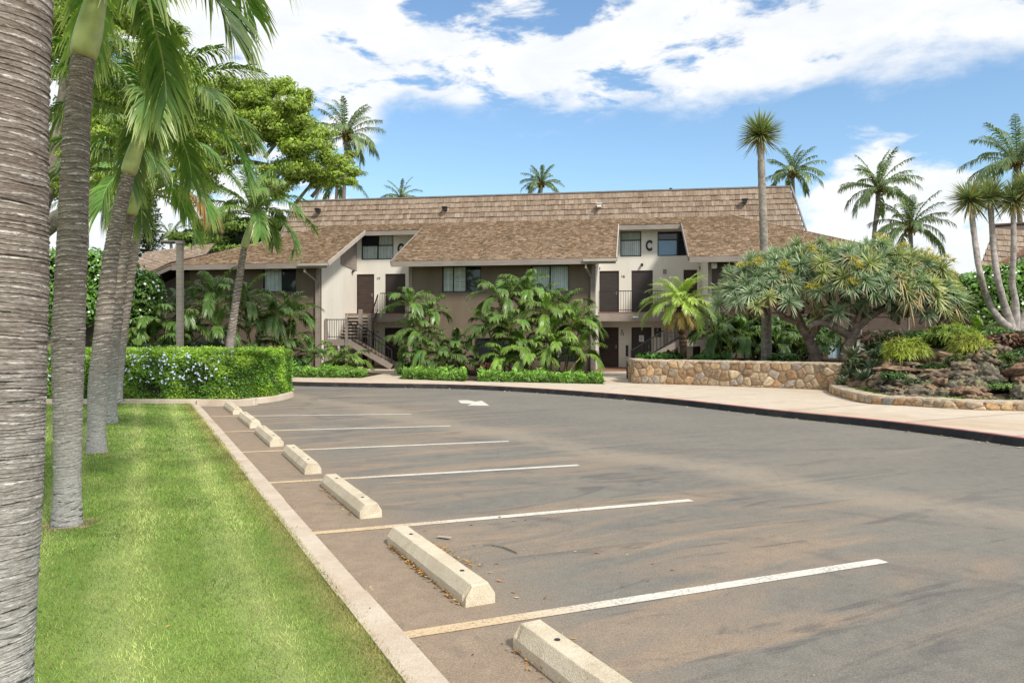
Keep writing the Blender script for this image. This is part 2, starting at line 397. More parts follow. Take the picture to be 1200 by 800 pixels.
def blades(g, c, n, L, w, col, tip, up=.3, spread=1.0, droop=.3, axis=(0, 0, 1), lo=-.2):
    """a rosette of sword leaves around a point"""
    c = np.asarray(c, float); ax = np.asarray(axis, float); ax /= np.linalg.norm(ax)
    r1 = np.cross(ax, [0.3, .9, .1]); r1 /= np.linalg.norm(r1); r2 = np.cross(ax, r1)
    zz = lo+(1-lo)*rng.uniform(0, 1, n)**(.9); th = rng.uniform(0, 2*np.pi, n); rad = np.sqrt(np.clip(1-zz**2, 0, 1))
    D = zz[:, None]*ax+rad[:, None]*(np.cos(th)[:, None]*r1+np.sin(th)[:, None]*r2)
    W = np.cross(D, ax+rng.normal(0, .3, (n, 3))); W /= np.linalg.norm(W, axis=1)[:, None]+1e-9
    Ls = L*(1+rng.uniform(-.2, .1, n)); dr = droop*rng.uniform(.4, 1.3, n)
    cb = jit(col, n, .2); ct = jit(tip, n, .2); rows = []; cols = []
    for k, (s, wk) in enumerate(((.06, .8), (.4, 1), (.75, .65), (1, .05))):
        p = c+D*(Ls*s)[:, None]; p[:, 2] -= dr*Ls*s**2.2; hw = w*wk/2
        rows += [p+W*hw, p-W*hw]; cc = cb*(1-s**2)+ct*s**2; cols += [cc, cc]
    V = np.stack(rows, 1).reshape(-1, 3); C = np.stack(cols, 1).reshape(-1, 3); b = np.arange(n)[:, None]*8
    g.add(V, np.concatenate([b+np.array([[2*k, 2*k+1, 2*k+3, 2*k+2]]) for k in range(3)]), C)

def leaves(g, pos, nrm, size, col, up=.4, jitn=.7, asp=.55, cvar=.25):
    """one folded leaf of four corners at every given point"""
    n = len(pos); N = nrm+rng.normal(0, jitn, (n, 3)); N[:, 2] += up; N /= np.linalg.norm(N, axis=1)[:, None]
    A = np.cross(N, rng.normal(0, 1, (n, 3))); A /= np.linalg.norm(A, axis=1)[:, None]; B = np.cross(N, A)
    s = size*(1+rng.uniform(-.35, .35, n))[:, None]
    V = np.stack([pos-A*s*.5, pos+B*s*asp*.5-N*s*.08, pos+A*s*.5-N*s*.12, pos-B*s*asp*.5-N*s*.08], 1).reshape(-1, 3)
    col = np.asarray(col, float)
    C = jit(col, n, cvar) if col.ndim == 1 else col*(1+rng.uniform(-cvar, cvar, (n, 1)))
    b = np.arange(n)[:, None]*4
    g.add(V, b+np.array([[0, 1, 2, 3]]), np.repeat(C, 4, 0))

def ell(n, c, r, shell=.45):
    d = rng.normal(0, 1, (n, 3)); d /= np.linalg.norm(d, axis=1)[:, None]
    k = rng.uniform(shell, 1, n)[:, None]**.7
    return np.asarray(c)+d*k*np.asarray(r), d

def path(pts, m):
    pts = np.asarray(pts, float); t = np.linspace(0, 1, len(pts)); q = np.linspace(0, 1, m)
    if len(pts) == 2: return np.stack([np.interp(q, t, pts[:, k]) for k in range(3)], 1)
    out = []
    for x in q*(len(pts)-1):
        i = min(int(x), len(pts)-2); u = x-i
        p0 = pts[max(i-1, 0)]; p1 = pts[i]; p2 = pts[i+1]; p3 = pts[min(i+2, len(pts)-1)]
        out.append(.5*((2*p1)+(-p0+p2)*u+(2*p0-5*p1+4*p2-p3)*u*u+(-p0+3*p1-3*p2+p3)*u**3))
    return np.array(out)

def ringed(g, ctrl, rad, ring=.042, n=28, sub=4, amp=.006):
    """palm trunk with raised leaf-scar rings, light on the ridge, dark in the groove"""
    L = np.linalg.norm(np.diff(np.asarray(ctrl), axis=0), axis=1).sum(); m = int(L/ring)*sub
    c = path(ctrl, m); q = np.linspace(0, 1, m)
    r = np.interp(q, np.linspace(0, 1, len(rad)), rad)
    k = np.arange(m) % sub; K = np.arange(m)//sub
    ra = rng.uniform(.3, 1.6, K.max()+1)[K]
    off = np.where(k == 0, 1.0, np.where(k == 1, .25, np.where(k == sub-1, -.5, 0)))*amp*ra
    th = np.arange(n)/n*2*np.pi
    ph = rng.uniform(0, 6.28, (3, K.max()+1))[:, K]; am = rng.uniform(.1, .5, (3, K.max()+1))[:, K]
    zoff = ring*(.6*np.sin(th[None]+K[:, None]*.02)+sum(am[i][:, None]*np.sin((i+2)*th[None]+ph[i][:, None])*.6 for i in range(3)))
    rr = (r+off*1.0)[:, None]*np.ones((m, n))+rng.normal(0, amp*.05, (m, n))
    v = np.stack([c[:, 0:1]+rr*np.cos(th), c[:, 1:2]+rr*np.sin(th), c[:, 2:3]+zoff], -1)
    i, j = np.meshgrid(np.arange(m-1), np.arange(n), indexing='ij'); j2 = (j+1) % n
    f = np.stack([i*n+j, i*n+j2, (i+1)*n+j2, (i+1)*n+j], -1).reshape(-1, 4)
    seg = np.clip(.75+.5*np.sin(2*th[None]+ph[1][:, None])+.35*np.sin(5*th[None]+ph[2][:, None]), .05, 1)
    lite = (np.where(k == 0, np.clip(ra, .35, 1), 0.0)[:, None]*seg).ravel(); dk = (np.where(k == sub-1, .9*np.clip(ra, .2, 1), 0.0)[:, None]*np.ones(n)).ravel()
    C = np.stack([lite, dk, 0*dk], 1)
    g.add(v.reshape(-1, 3), f, C)

# ================================================================== ground, lawn, lot
def struct(o, label=None): o['kind'] = 'structure'; return o
struct(Geo().poly([(-900, -60), (900, -60), (900, 900), (-900, 900)], -.06).obj('ground', M['ground']))

CURB = [(-14, 29.5), (-11, 27.8), (-7.8, 26.0), (-4.84, 25.1), (-1.93, 24.4), (.18, 23.1), (2.23, 21.1), (3.87, 19.0), (5.48, 16.1), (6.93, 13.8), (7.85, 11.5),
        (8.6, 8.5), (9.0, 5), (9.2, 1), (9.2, -12)]
cur = path([(x, y, 0) for x, y in CURB], 120)[:, :2]
isl_px = [(-40, 18.75), (-9.0, 18.6), (-7.72, 18.5), (-6.9, 18.55), (-6.45, 18.95), (-6.2, 19.6), (-6.1, 20.4), (-6.25, 21.6), (-6.9, 23.2), (-8.2, 24.6), (-11, 26.0), (-14, 27.2), (-40, 34)]
road = Geo()
lawn_edge = lot(0, 0)
a0 = lot(-20, 0); a1 = lot(16.6, 0)
pts = [(a0[0], a0[1]), (9.4, -14)]+[tuple(c) for c in cur[::-1]][0:]+[(-40, 40), (-40, 25), (-12, 25), (a1[0], a1[1])]
road.poly(pts, 0.0)
ro = struct(road.obj('asphalt_lot', M['asphalt']))

def band(g, a, b, w, z):
    a = np.array(a[:2]); b = np.array(b[:2]); d = (b-a)/np.linalg.norm(b-a); n = np.array([-d[1], d[0]])*w/2
    m = max(2, int(np.linalg.norm(b-a)/.25))
    for i in range(m):
        p = a+(b-a)*i/m; q = a+(b-a)*(i+1)/m
        g.poly([tuple(p-n), tuple(q-n), tuple(q+n), tuple(p+n)], z)
for (px0, py0, px1, py1) in ((470, 745, 1035, 657), (366, 625, 810, 586), (311, 566, 678, 545), (281, 530, 596, 517), (262, 506, 528, 499), (247, 488, 482, 485)):
    g = Geo(); p0 = G(px0, py0); p1 = G(px1, py1)
    band(g, p0, p1, .105, .004)
    struct(g.obj('parking_line', M['paint'], ro))
g = Geo(); ar = [G(x, y)[:2] for x, y in ((536.5, 469.0), (548, 468.8), (557.5, 470.6), (564.5, 469.4), (573.5, 475.3), (547.5, 475.1), (552.5, 473.2), (540, 472.4))][::-1]
g.poly([tuple(p) for p in ar], .004); struct(g.obj('arrow_marking', M['paint'], ro))

# lawn base + flush kerb strip
def lotquad(g, a0, a1, p0, p1, z): g.poly([tuple(lot(a0, p0)[:2]), tuple(lot(a0, p1)[:2]), tuple(lot(a1, p1)[:2]), tuple(lot(a1, p0)[:2])], z)
g = Geo(); e0 = lot(-20, -.16); e1 = lot(16.9, -.16)
g.prism([(e0[0], e0[1]), (e1[0], e1[1]), (-60, 18.9), (-60, -20)], -.05, .035)
struct(g.obj('lawn', M['lawn']))
g = Geo(); a = -20.0
while a < 16.9:
    b = min(a+3.05, 16.9); dk = random.uniform(-.008, .008)
    q = [lot(a+.007, -.165+dk), lot(a+.007, .02+dk), lot(b-.007, .02+dk*.3), lot(b-.007, -.165+dk*.3)]
    g.prism([(x[0], x[1]) for x in q], -.04, .045+random.uniform(-.003, .003)); a = b
struct(g.obj('kerb_strip', M['strip']))

# hedge island with raised kerb
ip = path([(x, y, 0) for x, y in isl_px], 90)[:, :2]
nrm = np.gradient(ip, axis=0); nrm = np.stack([-nrm[:, 1], nrm[:, 0]], 1); nrm /= np.linalg.norm(nrm, axis=1)[:, None]
inn = ip+nrm*.17
g = Geo(); n = len(ip)
def ribbon(g, A, za, B, zb):
    m = len(A)
    v = np.concatenate([np.c_[A, np.full(m, za)], np.c_[B, np.full(m, zb)]]); i = np.arange(m-1)[:, None]
    g.add(v, np.concatenate([i, i+1, i+1+m, i+m], 1))
ribbon(g, ip, -.04, ip+nrm*.02, .13); ribbon(g, ip+nrm*.02, .13, ip+nrm*.035, .145); ribbon(g, ip+nrm*.035, .145, inn, .145); ribbon(g, inn, .145, inn, 0)
struct(g.obj('island_kerb', M['strip']))
g = Geo(); g.poly([tuple(p) for p in inn], .11); struct(g.obj('hedge_bed', M['soil']))

# far kerb, pavement
cn = np.gradient(cur, axis=0); cn = np.stack([-cn[:, 1], cn[:, 0]], 1); cn /= np.linalg.norm(cn, axis=1)[:, None]   # towards the building
g = Geo(); ribbon(g, cur, -.04, cur+cn*.02, .125); ribbon(g, cur+cn*.02, .125, cur+cn*.05, .14)
struct(g.obj('black_kerb_face', M['kerbblack']))
g = Geo(); ribbon(g, cur+cn*.05, .14, cur+cn*.17, .1405); struct(g.obj('red_kerb_edge', M['kerbred']))
g = Geo(); edge = cur+cn*.17
g.poly([tuple(p) for p in edge]+[(60, -12), (60, 45), (-14, 45)], .132)
g2 = Geo(); ribbon(g, edge, .1405, edge+cn*.004, .1322)
pv = struct(g.obj('pavement', M['walk']))
g = Geo()
for k in (38, 49, 60, 69, 77, 84, 92, 99): 
    a = edge[k]; d = cn[k]; s = np.array([d[1], -d[0]])*.008
    b = a+d*(4.0 if k > 68 else 3.0)
    g.poly([tuple(a-s), tuple(a+s), tuple(b+s), tuple(b-s)][::-1], .1345)
struct(g.obj('pavement_joint', M['soil'], pv))

# planting beds in front of the building
def bed(pts, z=.15): 
    g = Geo(); g.prism(pts, .10, z); return struct(g.obj('planting_bed', M['soil']))
bedL = [G(250, 442, .132), G(425, 442.5, .132), G(448, 438, .132)]
bed([(-16, 31.5), tuple(bedL[1][:2]), tuple(bedL[2][:2]), tuple(bw(-8.3, 0.0, 0)[:2]), tuple(bw(-22, 0, 0)[:2])])
bC = [tuple(G(x, y, .132)[:2]) for x, y in ((468, 443.5), (560, 446.5), (640, 448), (706, 449.5), (707, 441))]
bed(bC+[tuple(bw(3.7, 0, 0)[:2]), tuple(bw(-4.6, 0, 0)[:2])])

# lawn grass blades: one mass of fine blades, denser close by
def grass():
    g = Geo()
    def field(n, a0, a1, p0, p1, h, w):
        a = rng.uniform(a0, a1, n); p = rng.uniform(p0, p1, n)
        xy = LK+a[:, None]*LD+p[:, None]*LN
        k = (xy[:, 1] > 2.6) & (np.abs(xy[:, 0]/xy[:, 1]) < .8) & (xy[:, 1] < 18.6); a = a[k]; p = p[k]; xy = xy[k]; n = len(a)
        pn = np.array([mnoise.noise(Vector((x*.8, y*.8, 0))) for x, y in xy]); pf = np.array([mnoise.noise(Vector((x*5, y*5, 3))) for x, y in xy])
        stripe = np.clip(np.sin((p+.05*pn)*8.5), 0, 1)
        pm = np.array([mnoise.noise(Vector((x*2.2, y*2.2, 9))) for x, y in xy])
        c = np.array([.205, .31, .068])[None]*(1+.2*pn[:, None]+.25*pm[:, None])
        y = np.clip(.8*stripe**1.5+.45*np.clip(pf, 0, 1)+.15*np.clip(pn, 0, 1)+.2*np.clip(pm, 0, 1), 0, 1)[:, None]
        c = c*(1-y)+np.array([.50, .54, .22])*y
        e = np.clip((p+.45+.25*pf)/.3, 0, 1)[:, None]*.65
        c = c*(1-e)+np.array([.42, .34, .14])*e
        dead = rng.uniform(0, 1, n) < .05; c[dead] = (.46, .38, .20)
        pt_ = (pm > .3) & (rng.uniform(0, 1, n) < .18); c[pt_] = (.44, .40, .17)
        c *= rng.uniform(.42, 1.5, (n, 1))
        th = rng.uniform(0, 2*np.pi, n); ln = rng.normal(0, .55, (n, 2))*h
        s = np.stack([np.cos(th), np.sin(th), 0*th], 1)*(w/2); hh = h*rng.uniform(.5, 1.2, n)
        b = np.c_[xy, np.full(n, .03)]; t = b+np.c_[ln, hh]
        V = np.stack([b-s, b+s, t], 1).reshape(-1, 3); i = np.arange(n)[:, None]*3
        g.add(V, i+np.array([[0, 1, 2]]), np.repeat(c, 3, 0))
    field(160000, -3, 3.2, -3.6, -.13, .028, .0045)
    field(110000, 3.2, 8, -5, -.14, .032, .008)
    field(70000, 8, 17.5, -7, -.15, .036, .016)
    # ragged blades over the kerb edge
    field(7000, -2, 10, -.20, -.135, .030, .006); field(2500, 6, 17, -.21, -.12, .035, .012)
    return g
prop(grass().obj('grass', M['grassblade']), 'short mown green lawn grass with paler mowing stripes beside the kerb', 'grass', kind='stuff')

# ------------------------------------------------------------------ wheel stops
def wheel_stop_mesh():
    L, W2, H_ = .82, .105, .135
    sec = [(-W2, 0), (-W2, .062), (-.062, H_-.004), (-.057, H_), (.057, H_), (.062, H_-.004), (W2, .062), (W2, 0)]
    g = Geo(); ys = np.concatenate([[-L-.0, -L+.015], np.linspace(-L+.05, L-.05, 14), [L-.015, L]])
    V = []; m = len(sec)
    for y in ys:
        k = .96 if abs(y) > L-.001 else 1.0
        for x, z in sec: V.append((x*k+rng.normal(0, .0008), y+rng.normal(0, .003), z*(k if z > .07 else 1)+(rng.normal(0, .0008) if z > 0 else 0)))
    f = [[i*m+j, (i+1)*m+j, (i+1)*m+(j+1) % m, i*m+(j+1) % m] for i in range(len(ys)-1) for j in range(m)]
    f += [list(range(m)), list(range((len(ys)-1)*m, len(ys)*m))[::-1]]
    V = np.array(V); nb = rng.integers(3, 7)
    for _ in range(nb):
        k = rng.integers(0, len(V)) if rng.random() < .4 else (rng.integers(0, m*2) if rng.random() < .6 else len(V)-1-rng.integers(0, m*2))
        if V[k, 2] > .03: V[k] -= V[k]*np.array([.12, .008, .09])*rng.uniform(.4, 1.2)
    g.add(V, [q[::-1] for q in f]); return g
ws = thing('wheel_stop', '', 'wheel stop')
o = wheel_stop_mesh().obj('concrete_bar', M['stop'], ws)
for s in (-1, 1):
    g = Geo(); g.tube([(0, s*.52, .1345), (0, s*.52, .1385)], .016, 12); g.obj('bolt_hole', M['black'], ws)
rzl = math.atan2(LD[1], LD[0])-math.pi/2
stops = [(-.62, 1.0, 'nearest concrete wheel stop, cut by the bottom edge of the photo'),
         (1.70, 1.0, 'concrete wheel stop with orange leaf litter along both of its sides'),
         (4.28, 1.05, 'third concrete wheel stop counted from the camera, with chipped dark near end'),
         (6.83, 1.08, 'fourth concrete wheel stop counted from the camera, fully pale with a clean near end'),
         (9.45, 1.12, 'fourth concrete wheel stop counted from the hedge'),
         (12.1, 1.15, 'third concrete wheel stop counted from the hedge'),
         (14.75, 1.12, 'second concrete wheel stop counted from the hedge'),
         (16.75, .62, 'browner short-looking concrete wheel stop closest to the hedge kerb')]
# photo shows the last stop against the island kerb
used = False
for i, (a, sc, lb) in enumerate(stops):
    q = lot(a, .64+random.uniform(-.025, .025))
    o = ws if i == 0 else copy_tree(ws)
    if i: [c for c in o.children if c.name.startswith('concrete_bar')][0].data = wheel_stop_mesh().mesh('concrete_bar', M['stop'])
    o.location = (q[0], q[1], .001); o.rotation_euler = (0, 0, rzl+random.uniform(-.022, .022)); o.scale = (1, sc, 1)
    o['label'] = lb; o['group'] = 'concrete wheel stops at the head of the parking bays'; o['category'] = 'wheel stop'

# leaf litter and grit
g = Geo()
def litter(n, a0, a1, p0, p1, size, cols, z=.012, clump=None):
    a = rng.uniform(a0, a1, n); p = rng.uniform(p0, p1, n)
    if clump is not None: a = rng.normal(clump[0], clump[2], n); p = rng.normal(clump[1], clump[3], n)
    xy = LK+a[:, None]*LD+p[:, None]*LN
    c = np.array(cols)[rng.integers(0, len(cols), n)]
    leaves(g, np.c_[xy, rng.uniform(.008, z, n)], np.tile([0, 0, 1.], (n, 1)), size, c, 1.0, .35, .5)
OR = [(.50, .27, .07), (.42, .22, .06), (.30, .15, .06), (.55, .38, .14)]
litter(170, .9, 2.4, .48, .53, .028, OR, .03); litter(60, 1.6, 2.4, .49, .54, .035, OR, .03)
litter(90, 0, 0, 0, 0, .03, OR, .02, (1.9, .86, .22, .05)); litter(60, -.9, .2, .49, .54, .03, OR, .03)
litter(70, 3.6, 5.0, .48, .54, .028, OR, .025)
litter(150, -1, 12, .1, 5, .018, [(.10, .07, .05), (.25, .18, .1), (.4, .33, .2)], .012)
litter(26, -.2, .2, .45, .9, .03, OR, .02); litter(40, -.95, -.2, .74, .80, .02, OR, .02)
litter(30, .6, 3.2, .8, 2.2, .04, [(.5, .42, .26), (.3, .14, .08)], .016)
litter(60, -2, 9, -3, -.2, .03, [(.45, .36, .16), (.5, .3, .1), (.3, .16, .07)], .06)
ii = rng.integers(20, 118, 420); cp = cur[ii]-cn[ii]*rng.uniform(.0, .14, (420, 1))+rng.normal(0, .06, (420, 2))*np.array([1, .4])
leaves(g, np.c_[cp, rng.uniform(.006, .02, 420)], np.tile([0, 0, 1.], (420, 1)), .05, np.array([(.42, .36, .28), (.3, .22, .15), (.5, .45, .36)])[rng.integers(0, 3, 420)], 1, .4, .6)
litter(500, -2, 14, -4, -.2, .022, [(.45, .38, .18), (.55, .42, .16), (.32, .2, .08), (.5, .46, .25)], .055)
litter(260, -2, 12, -.12, .08, .02, [(.35, .26, .14), (.2, .13, .08), (.45, .38, .2)], .06)
prop(g.obj('leaf_litter', M['litter']), 'scattered dry orange and brown leaf litter around wheel stops and kerbs', 'leaf litter', kind='stuff')
g = Geo()
for (x0, y0, x1, y1) in ((577, 638, 590, 640.5), (590, 640.5, 606, 647)):
    g.bar(G(x0, y0, .012), G(x1, y1, .012), .010, .008)
g.bar(G(567, 637.5, .012), G(580, 636, .014), .007, .006)
prop(g.obj('dry_twig', M['postwood']), 'thin pale dry twig lying on the asphalt beyond the second wheel stop', 'twig')
g = Geo(); a_ = G(513, 628, .015); b_ = G(528, 629.5, .02); dd = (b_-a_)
g.bar(a_, b_, .035, .006); prop(g.obj('palm_sheath_scrap', M['trimlight']), 'pale flat scrap of dry palm sheath beside the wheel stop', 'palm scrap')

# worn soil rings where the palms enter the lawn
for a_ in (.27, 4.22, 8.84, 12.9, 16.7):
    q = lot(a_, -1.83); g = Geo(); r0 = random.uniform(.17, .22)
    if q[1] > 18.4: continue
    g.poly([(q[0]+math.cos(t_)*r0*(1+.25*math.sin(3*t_+a_)), q[1]+math.sin(t_)*r0*(1+.2*math.cos(2*t_+a_))) for t_ in np.linspace(0, 6.28, 28, endpoint=False)], .040); struct(g.obj('worn_soil_patch', M['worn']))
# ================================================================== palms in a row on the lawn
RG = 'ringed palms in a row on the lawn'
def lawn_palm(base, ctrl, rad, crown, fr, label, ring=.042, n=28, L=2.35, extra=None, nf=11, group=RG, amp=.005, shaft=None, sl=.52):
    t = thing('palm_tree', label, 'palm tree', base, 0, group)
    b = np.asarray(base, float); ctrl = [np.asarray(c)-b for c in ctrl]; crown = np.asarray(crown)-b
    g = Geo(); ringed(g, [np.array([ctrl[0][0], ctrl[0][1], -.03])]+ctrl, [rad[0]*1.28]+rad, ring, n, 6 if n > 40 else 4, amp); g.obj('trunk', M['ptrunk'], t, True)
    g = Geo(); top = ctrl[-1]; m = 12; q = np.linspace(0, 1, m)
    pts = path([top, top*.45+crown*.55, crown], m); r0 = rad[-1]
    rr = r0*np.interp(q, [0, .06, .25, .6, 1], [1.0, 1.22, 1.25, .95, .55])
    cc = np.stack([np.interp(q, [0, .12, 1], x) for x in ((.34, .40, .30), (.26, .44, .36), (.12, .17, .09))], 1)
    g.tube(pts, rr, 18, cc); g.obj('crownshaft', M['shaft'], t, True)
    g = Geo()
    for a, e, bend, ls, curl in fr:
        frond(g, crown+rng.normal(0, .02, 3), R(a), R(e), L*ls, R(bend), nf*6, sl, .036, .6, tuple(np.array((.085, .185, .03))*random.uniform(.6, 1.4)), (.33, .38, .11), .45, (.30, .36, .12), .014, .14, 3, curl, (72, 30))
    g.obj('crown', M['palmleaf'], t)
    if extra: extra(t, crown)
    return t
def spread(n, ph=0, e=(70, 5), bend=(60, 110)):
    out = []
    for i in range(n):
        k = i/n; a = ph+i*137.5+random.uniform(-9, 9)
        out.append((a, e[0]+(e[1]-e[0])*k+random.uniform(-6, 6), bend[0]+(bend[1]-bend[0])*k+random.uniform(-8, 8), .85+random.uniform(-.05, .18), random.uniform(-.35, .35)))
    return out
Y0 = 3.13
b0 = lot(.27, -1.83, .03)
lawn_palm(b0, [b0+(-.055, 0, 0), b0+(-.05, 0, .3), b0+(-.03, 0, 1.1), b0+(-.026, 0, 1.9), b0+(-.018, 0.02, 3.0), b0+(.12, .05, 4.9)], [.17, .162, .183, .200, .193, .15], b0+(.15, .1, 5.9), spread(11, 20),
          'thick whitish ringed palm trunk filling the left edge of the photo', .0175, 96, amp=.0035)
def pc(pl, Y, z0=.03, tilt=0): return [np.array([*P(x, y, Y+tilt*i)[:2], max(z0, P(x, y, Y+tilt*i)[2])]) for i, (x, y) in enumerate(pl)]
c1 = pc([(78, 615), (79, 560), (79.5, 470), (80, 400), (84, 300), (90, 150), (97, 68)], 6.64)
fr1 = [(-12, 50, 120, 1.0, .25), (-55, 18, 95, 1.05, .1), (-20, 20, 62, .72, -.2), (-90, 25, 100, .95, .2), (165, 50, 120, 1, .1), (120, 40, 110, 1, .1), (60, 55, 110, 1, 0), (215, 20, 80, .9, 0), (90, 15, 100, .9, 0.2), (20, 68, 80, 1, 0), (250, 60, 90, 1, 0.1), (-30, 5, 75, .95, .2)]
lawn_palm(c1[0], c1, [.125, .105, .118, .132, .122, .106, .092], P(121, -35, 6.64), fr1, 'second palm from the left, straight ringed trunk, pale green crownshaft at the photo top', .026, 48, L=1.95, amp=.0035)
c2 = pc([(113, 529), (113, 500), (115, 450), (120, 400), (130, 300), (142, 240), (150, 204)], 10.8)
lawn_palm(c2[0], c2, [.135, .118, .13, .125, .105, .095, .088], P(170, 140, 10.8), spread(20, 40, (80, 8), (70, 100))+[(-8, 25, 85, 1.0, .2)],
          'third palm from the left, trunk leaning right towards a crown of drooping glossy fronds', .032, 32, L=1.85, amp=.004)
c3 = pc([(129, 495), (129, 470), (131, 420), (134, 390), (143, 310), (149, 270), (153, 252)], 14.5)
lawn_palm(c3[0], c3, [.14, .12, .13, .125, .11, .10, .095], P(166, 205, 14.5), spread(18, 90, (80, 5), (70, 105)),
          'fourth palm from the left, half hidden behind the third trunk, thick pale green crownshaft', .04, 26, L=1.9)
def dead(t, crown):
    g = Geo(); frond(g, crown, R(-22), R(12), 2.2, R(62), 46, .6, .04, .8, (.24, .12, .05), (.30, .17, .08), .1, (.35, .35, .12), .015, .3, 3, 0, (60, 25))
    g.obj('dead_frond', M['litter'], t)['label'] = 'orange brown dying frond'
c4 = pc([(137, 468), (138, 450), (141, 410), (146, 370), (155, 310), (160, 280), (163, 264)], 18.3)
lawn_palm(c4[0], c4, [.13, .12, .13, .125, .11, .10, .095], P(173, 228, 18.3), spread(17, 10, (80, 5), (65, 100)),
          'fifth palm from the left, closest to the hedge, yellow crownshaft and one orange dying frond', .05, 22, L=1.9, extra=dead)
c5 = pc([(268, 425), (269, 410), (272, 385), (277, 350), (283, 310), (286, 291)], 23.8, .12)
lawn_palm(c5[0], c5, [.15, .135, .13, .12, .11, .10], P(297, 252, 23.8), spread(24, 70, (82, 2), (60, 100)),
          'slender palm rising from the hedge in front of the brown building wall', .06, 20, L=2.15, group=None)

# ================================================================== coconut palms far behind the roofs
CG = 'coconut palms far behind the roofs'
def coconut(cx, cy, rpx, Y, bx, by, label, nf=22, ph=0, group=CG, zb=None):
    top = P(cx, cy, Y); bot = P(bx, by, Y); d = (bot-top)/abs(bot[2]-top[2]); 
    base = top+d*(top[2]); base[2] = 0; base[:2] = top[:2]+d[:2]*top[2]*.7
    t = thing('coconut_palm', label, 'palm tree', base, 0, group)
    c = top-base; rw = rpx/F*Y
    g = Geo(); p = path([(0, 0, 0), (bot-base)*.5, (bot-base), c], 20); g.tube(p, np.linspace(.24, .15, 20), 8, (.20, .175, .15)); g.obj('trunk', M['bark'], t, True)
    g = Geo()
    nf = int(nf*1.25)
    for i in range(nf):
        k = i/nf; a = ph+i*137.5+random.uniform(-10, 10)
        frond(g, c+rng.normal(0, .1, 3), R(a), R(82-85*k**.9+random.uniform(-7, 7)), rw*random.uniform(1.0, 1.2), R(42+45*k+random.uniform(-8, 8)), 44, rw*.23, rw*.026, .5+.4*k,
              (.12, .20, .07), (.30, .34, .15), .25, (.22, .23, .09), .03, .12, 2, random.uniform(-.3, .3), (70, 35))
    g.obj('crown', M['palmleaf'], t)
    g = Geo()
    for i in range(14):
        q = c+np.array([math.cos(i*2.4)*.35, math.sin(i*2.4)*.35, -.25+.04*i]); 
        blades(g, q, 14, .28, .16, (.30, .22, .06), (.42, .28, .08), lo=-1)
    g.obj('nut_cluster', M['leaf'], t)
    return t
coconut(406, 160, 44, 72, 403, 232, 'tallest coconut palm behind the left end of the long roof', 20, 15)
coconut(395, 215, 36, 88, 394, 236, 'shorter coconut palm just beside the tallest one at the left of the roof', 16, 50)
coconut(470, 232, 25, 95, 470, 260, 'frond tips of a coconut palm barely showing above the roof left of centre', 12, 20)
coconut(634, 216, 26, 95, 634, 250, 'bushy coconut palm top poking above the middle of the roof', 20, 80)
coconut(929, 204, 36, 75, 931, 250, 'coconut palm rising just beyond the right end of the top roof', 19, 33)
coconut(1030, 222, 44, 62, 1023, 290, 'taller of two coconut palms in front of the white cumulus cloud', 21, 5)
coconut(1067, 268, 46, 60, 1068, 310, 'shorter wide coconut palm above the dragon tree, right of the taller one', 20, 70)
coconut(1190, 192, 58, 55, 1196, 270, 'large coconut palm cut by the right edge of the photo', 20, 40)
coconut(102, 240, 42, 70, 102, 300, 'coconut palm seen between the lawn palm trunks at the left', 13, 12)
coconut(200, 276, 22, 85, 201, 300, 'small far coconut palm behind the lamp post', 12, 60)

# ================================================================== sword-leaved trees
def sword_palm():
    b = P(898, 421, 26.6); b[2] = .8
    t = thing('sword_leaf_tree', 'tall single bare trunk topped by a ball of stiff sword leaves, behind the stone wall', 'tree', b)
    top = P(891, 160, 26.6)-b
    g = Geo(); m = 90; p = path([(0, 0, -.1), (0, 0, 2.2), top*.55+np.array([.03, 0, 0]), top], m)
    r = np.interp(np.linspace(0, 1, m), [0, .05, .4, 1], [.23, .185, .165, .115])+rng.normal(0, .004, m)
    g.tube(p, r, 16, jit((.27, .235, .20), m, .12, .02)); g.obj('trunk', M['bark'], t, True)
    g = Geo(); 
    blades(g, top+(0, 0, .1), 420, .92, .038, (.15, .22, .09), (.36, .41, .19), lo=-.55, droop=.05)
    blades(g, top, 130, .85, .05, (.30, .27, .10), (.28, .24, .09), lo=-.75, droop=.2)
    g.obj('crown', M['drleaf'], t)
sword_palm()
def cluster():
    b = P(1189, 388, 23.5); b[2] = .9
    t = thing('sword_leaf_tree', 'many-trunked pale tree with sword-leaf heads at the right edge above the rocks', 'tree', b)
    heads = []
    for pl, r in (([(1186, 386), (1172, 375), (1157, 350), (1148, 318), (1141, 270), (1137, 235)], .10), ([(1187, 388), (1178, 360), (1169, 325), (1164, 285), (1160, 232)], .10),
                  ([(1190, 388), (1190, 355), (1186, 330), (1188, 290), (1187, 235)], .095), ([(1192, 388), (1203, 365), (1214, 330), (1210, 280), (1206, 222)], .10),
                  ([(1193, 386), (1212, 370), (1232, 330), (1236, 270), (1238, 230)], .10)):
        c = path([P(x, y, 23.5+random.uniform(-.3, .3)*(i > 1))-b for i, (x, y) in enumerate(pl)], 40)
        g = Geo(); g.tube(c, np.interp(np.linspace(0, 1, 40), [0, .3, 1], [r*1.5, r*1.0, r*.78])+rng.normal(0, .003, 40), 12, jit((.34, .30, .27), 40, .12, .02)); g.obj('trunk', M['bark'], t, True)
        heads.append(c[-1])
    g = Geo()
    for h in heads:
        blades(g, h, 280, .80, .036, (.15, .22, .10), (.36, .41, .21), lo=-.5, droop=.08); blades(g, h, 90, .8, .05, (.30, .26, .1), (.3, .26, .1), lo=-.75, droop=.25)
    g.obj('crown', M['drleaf'], t)
cluster()

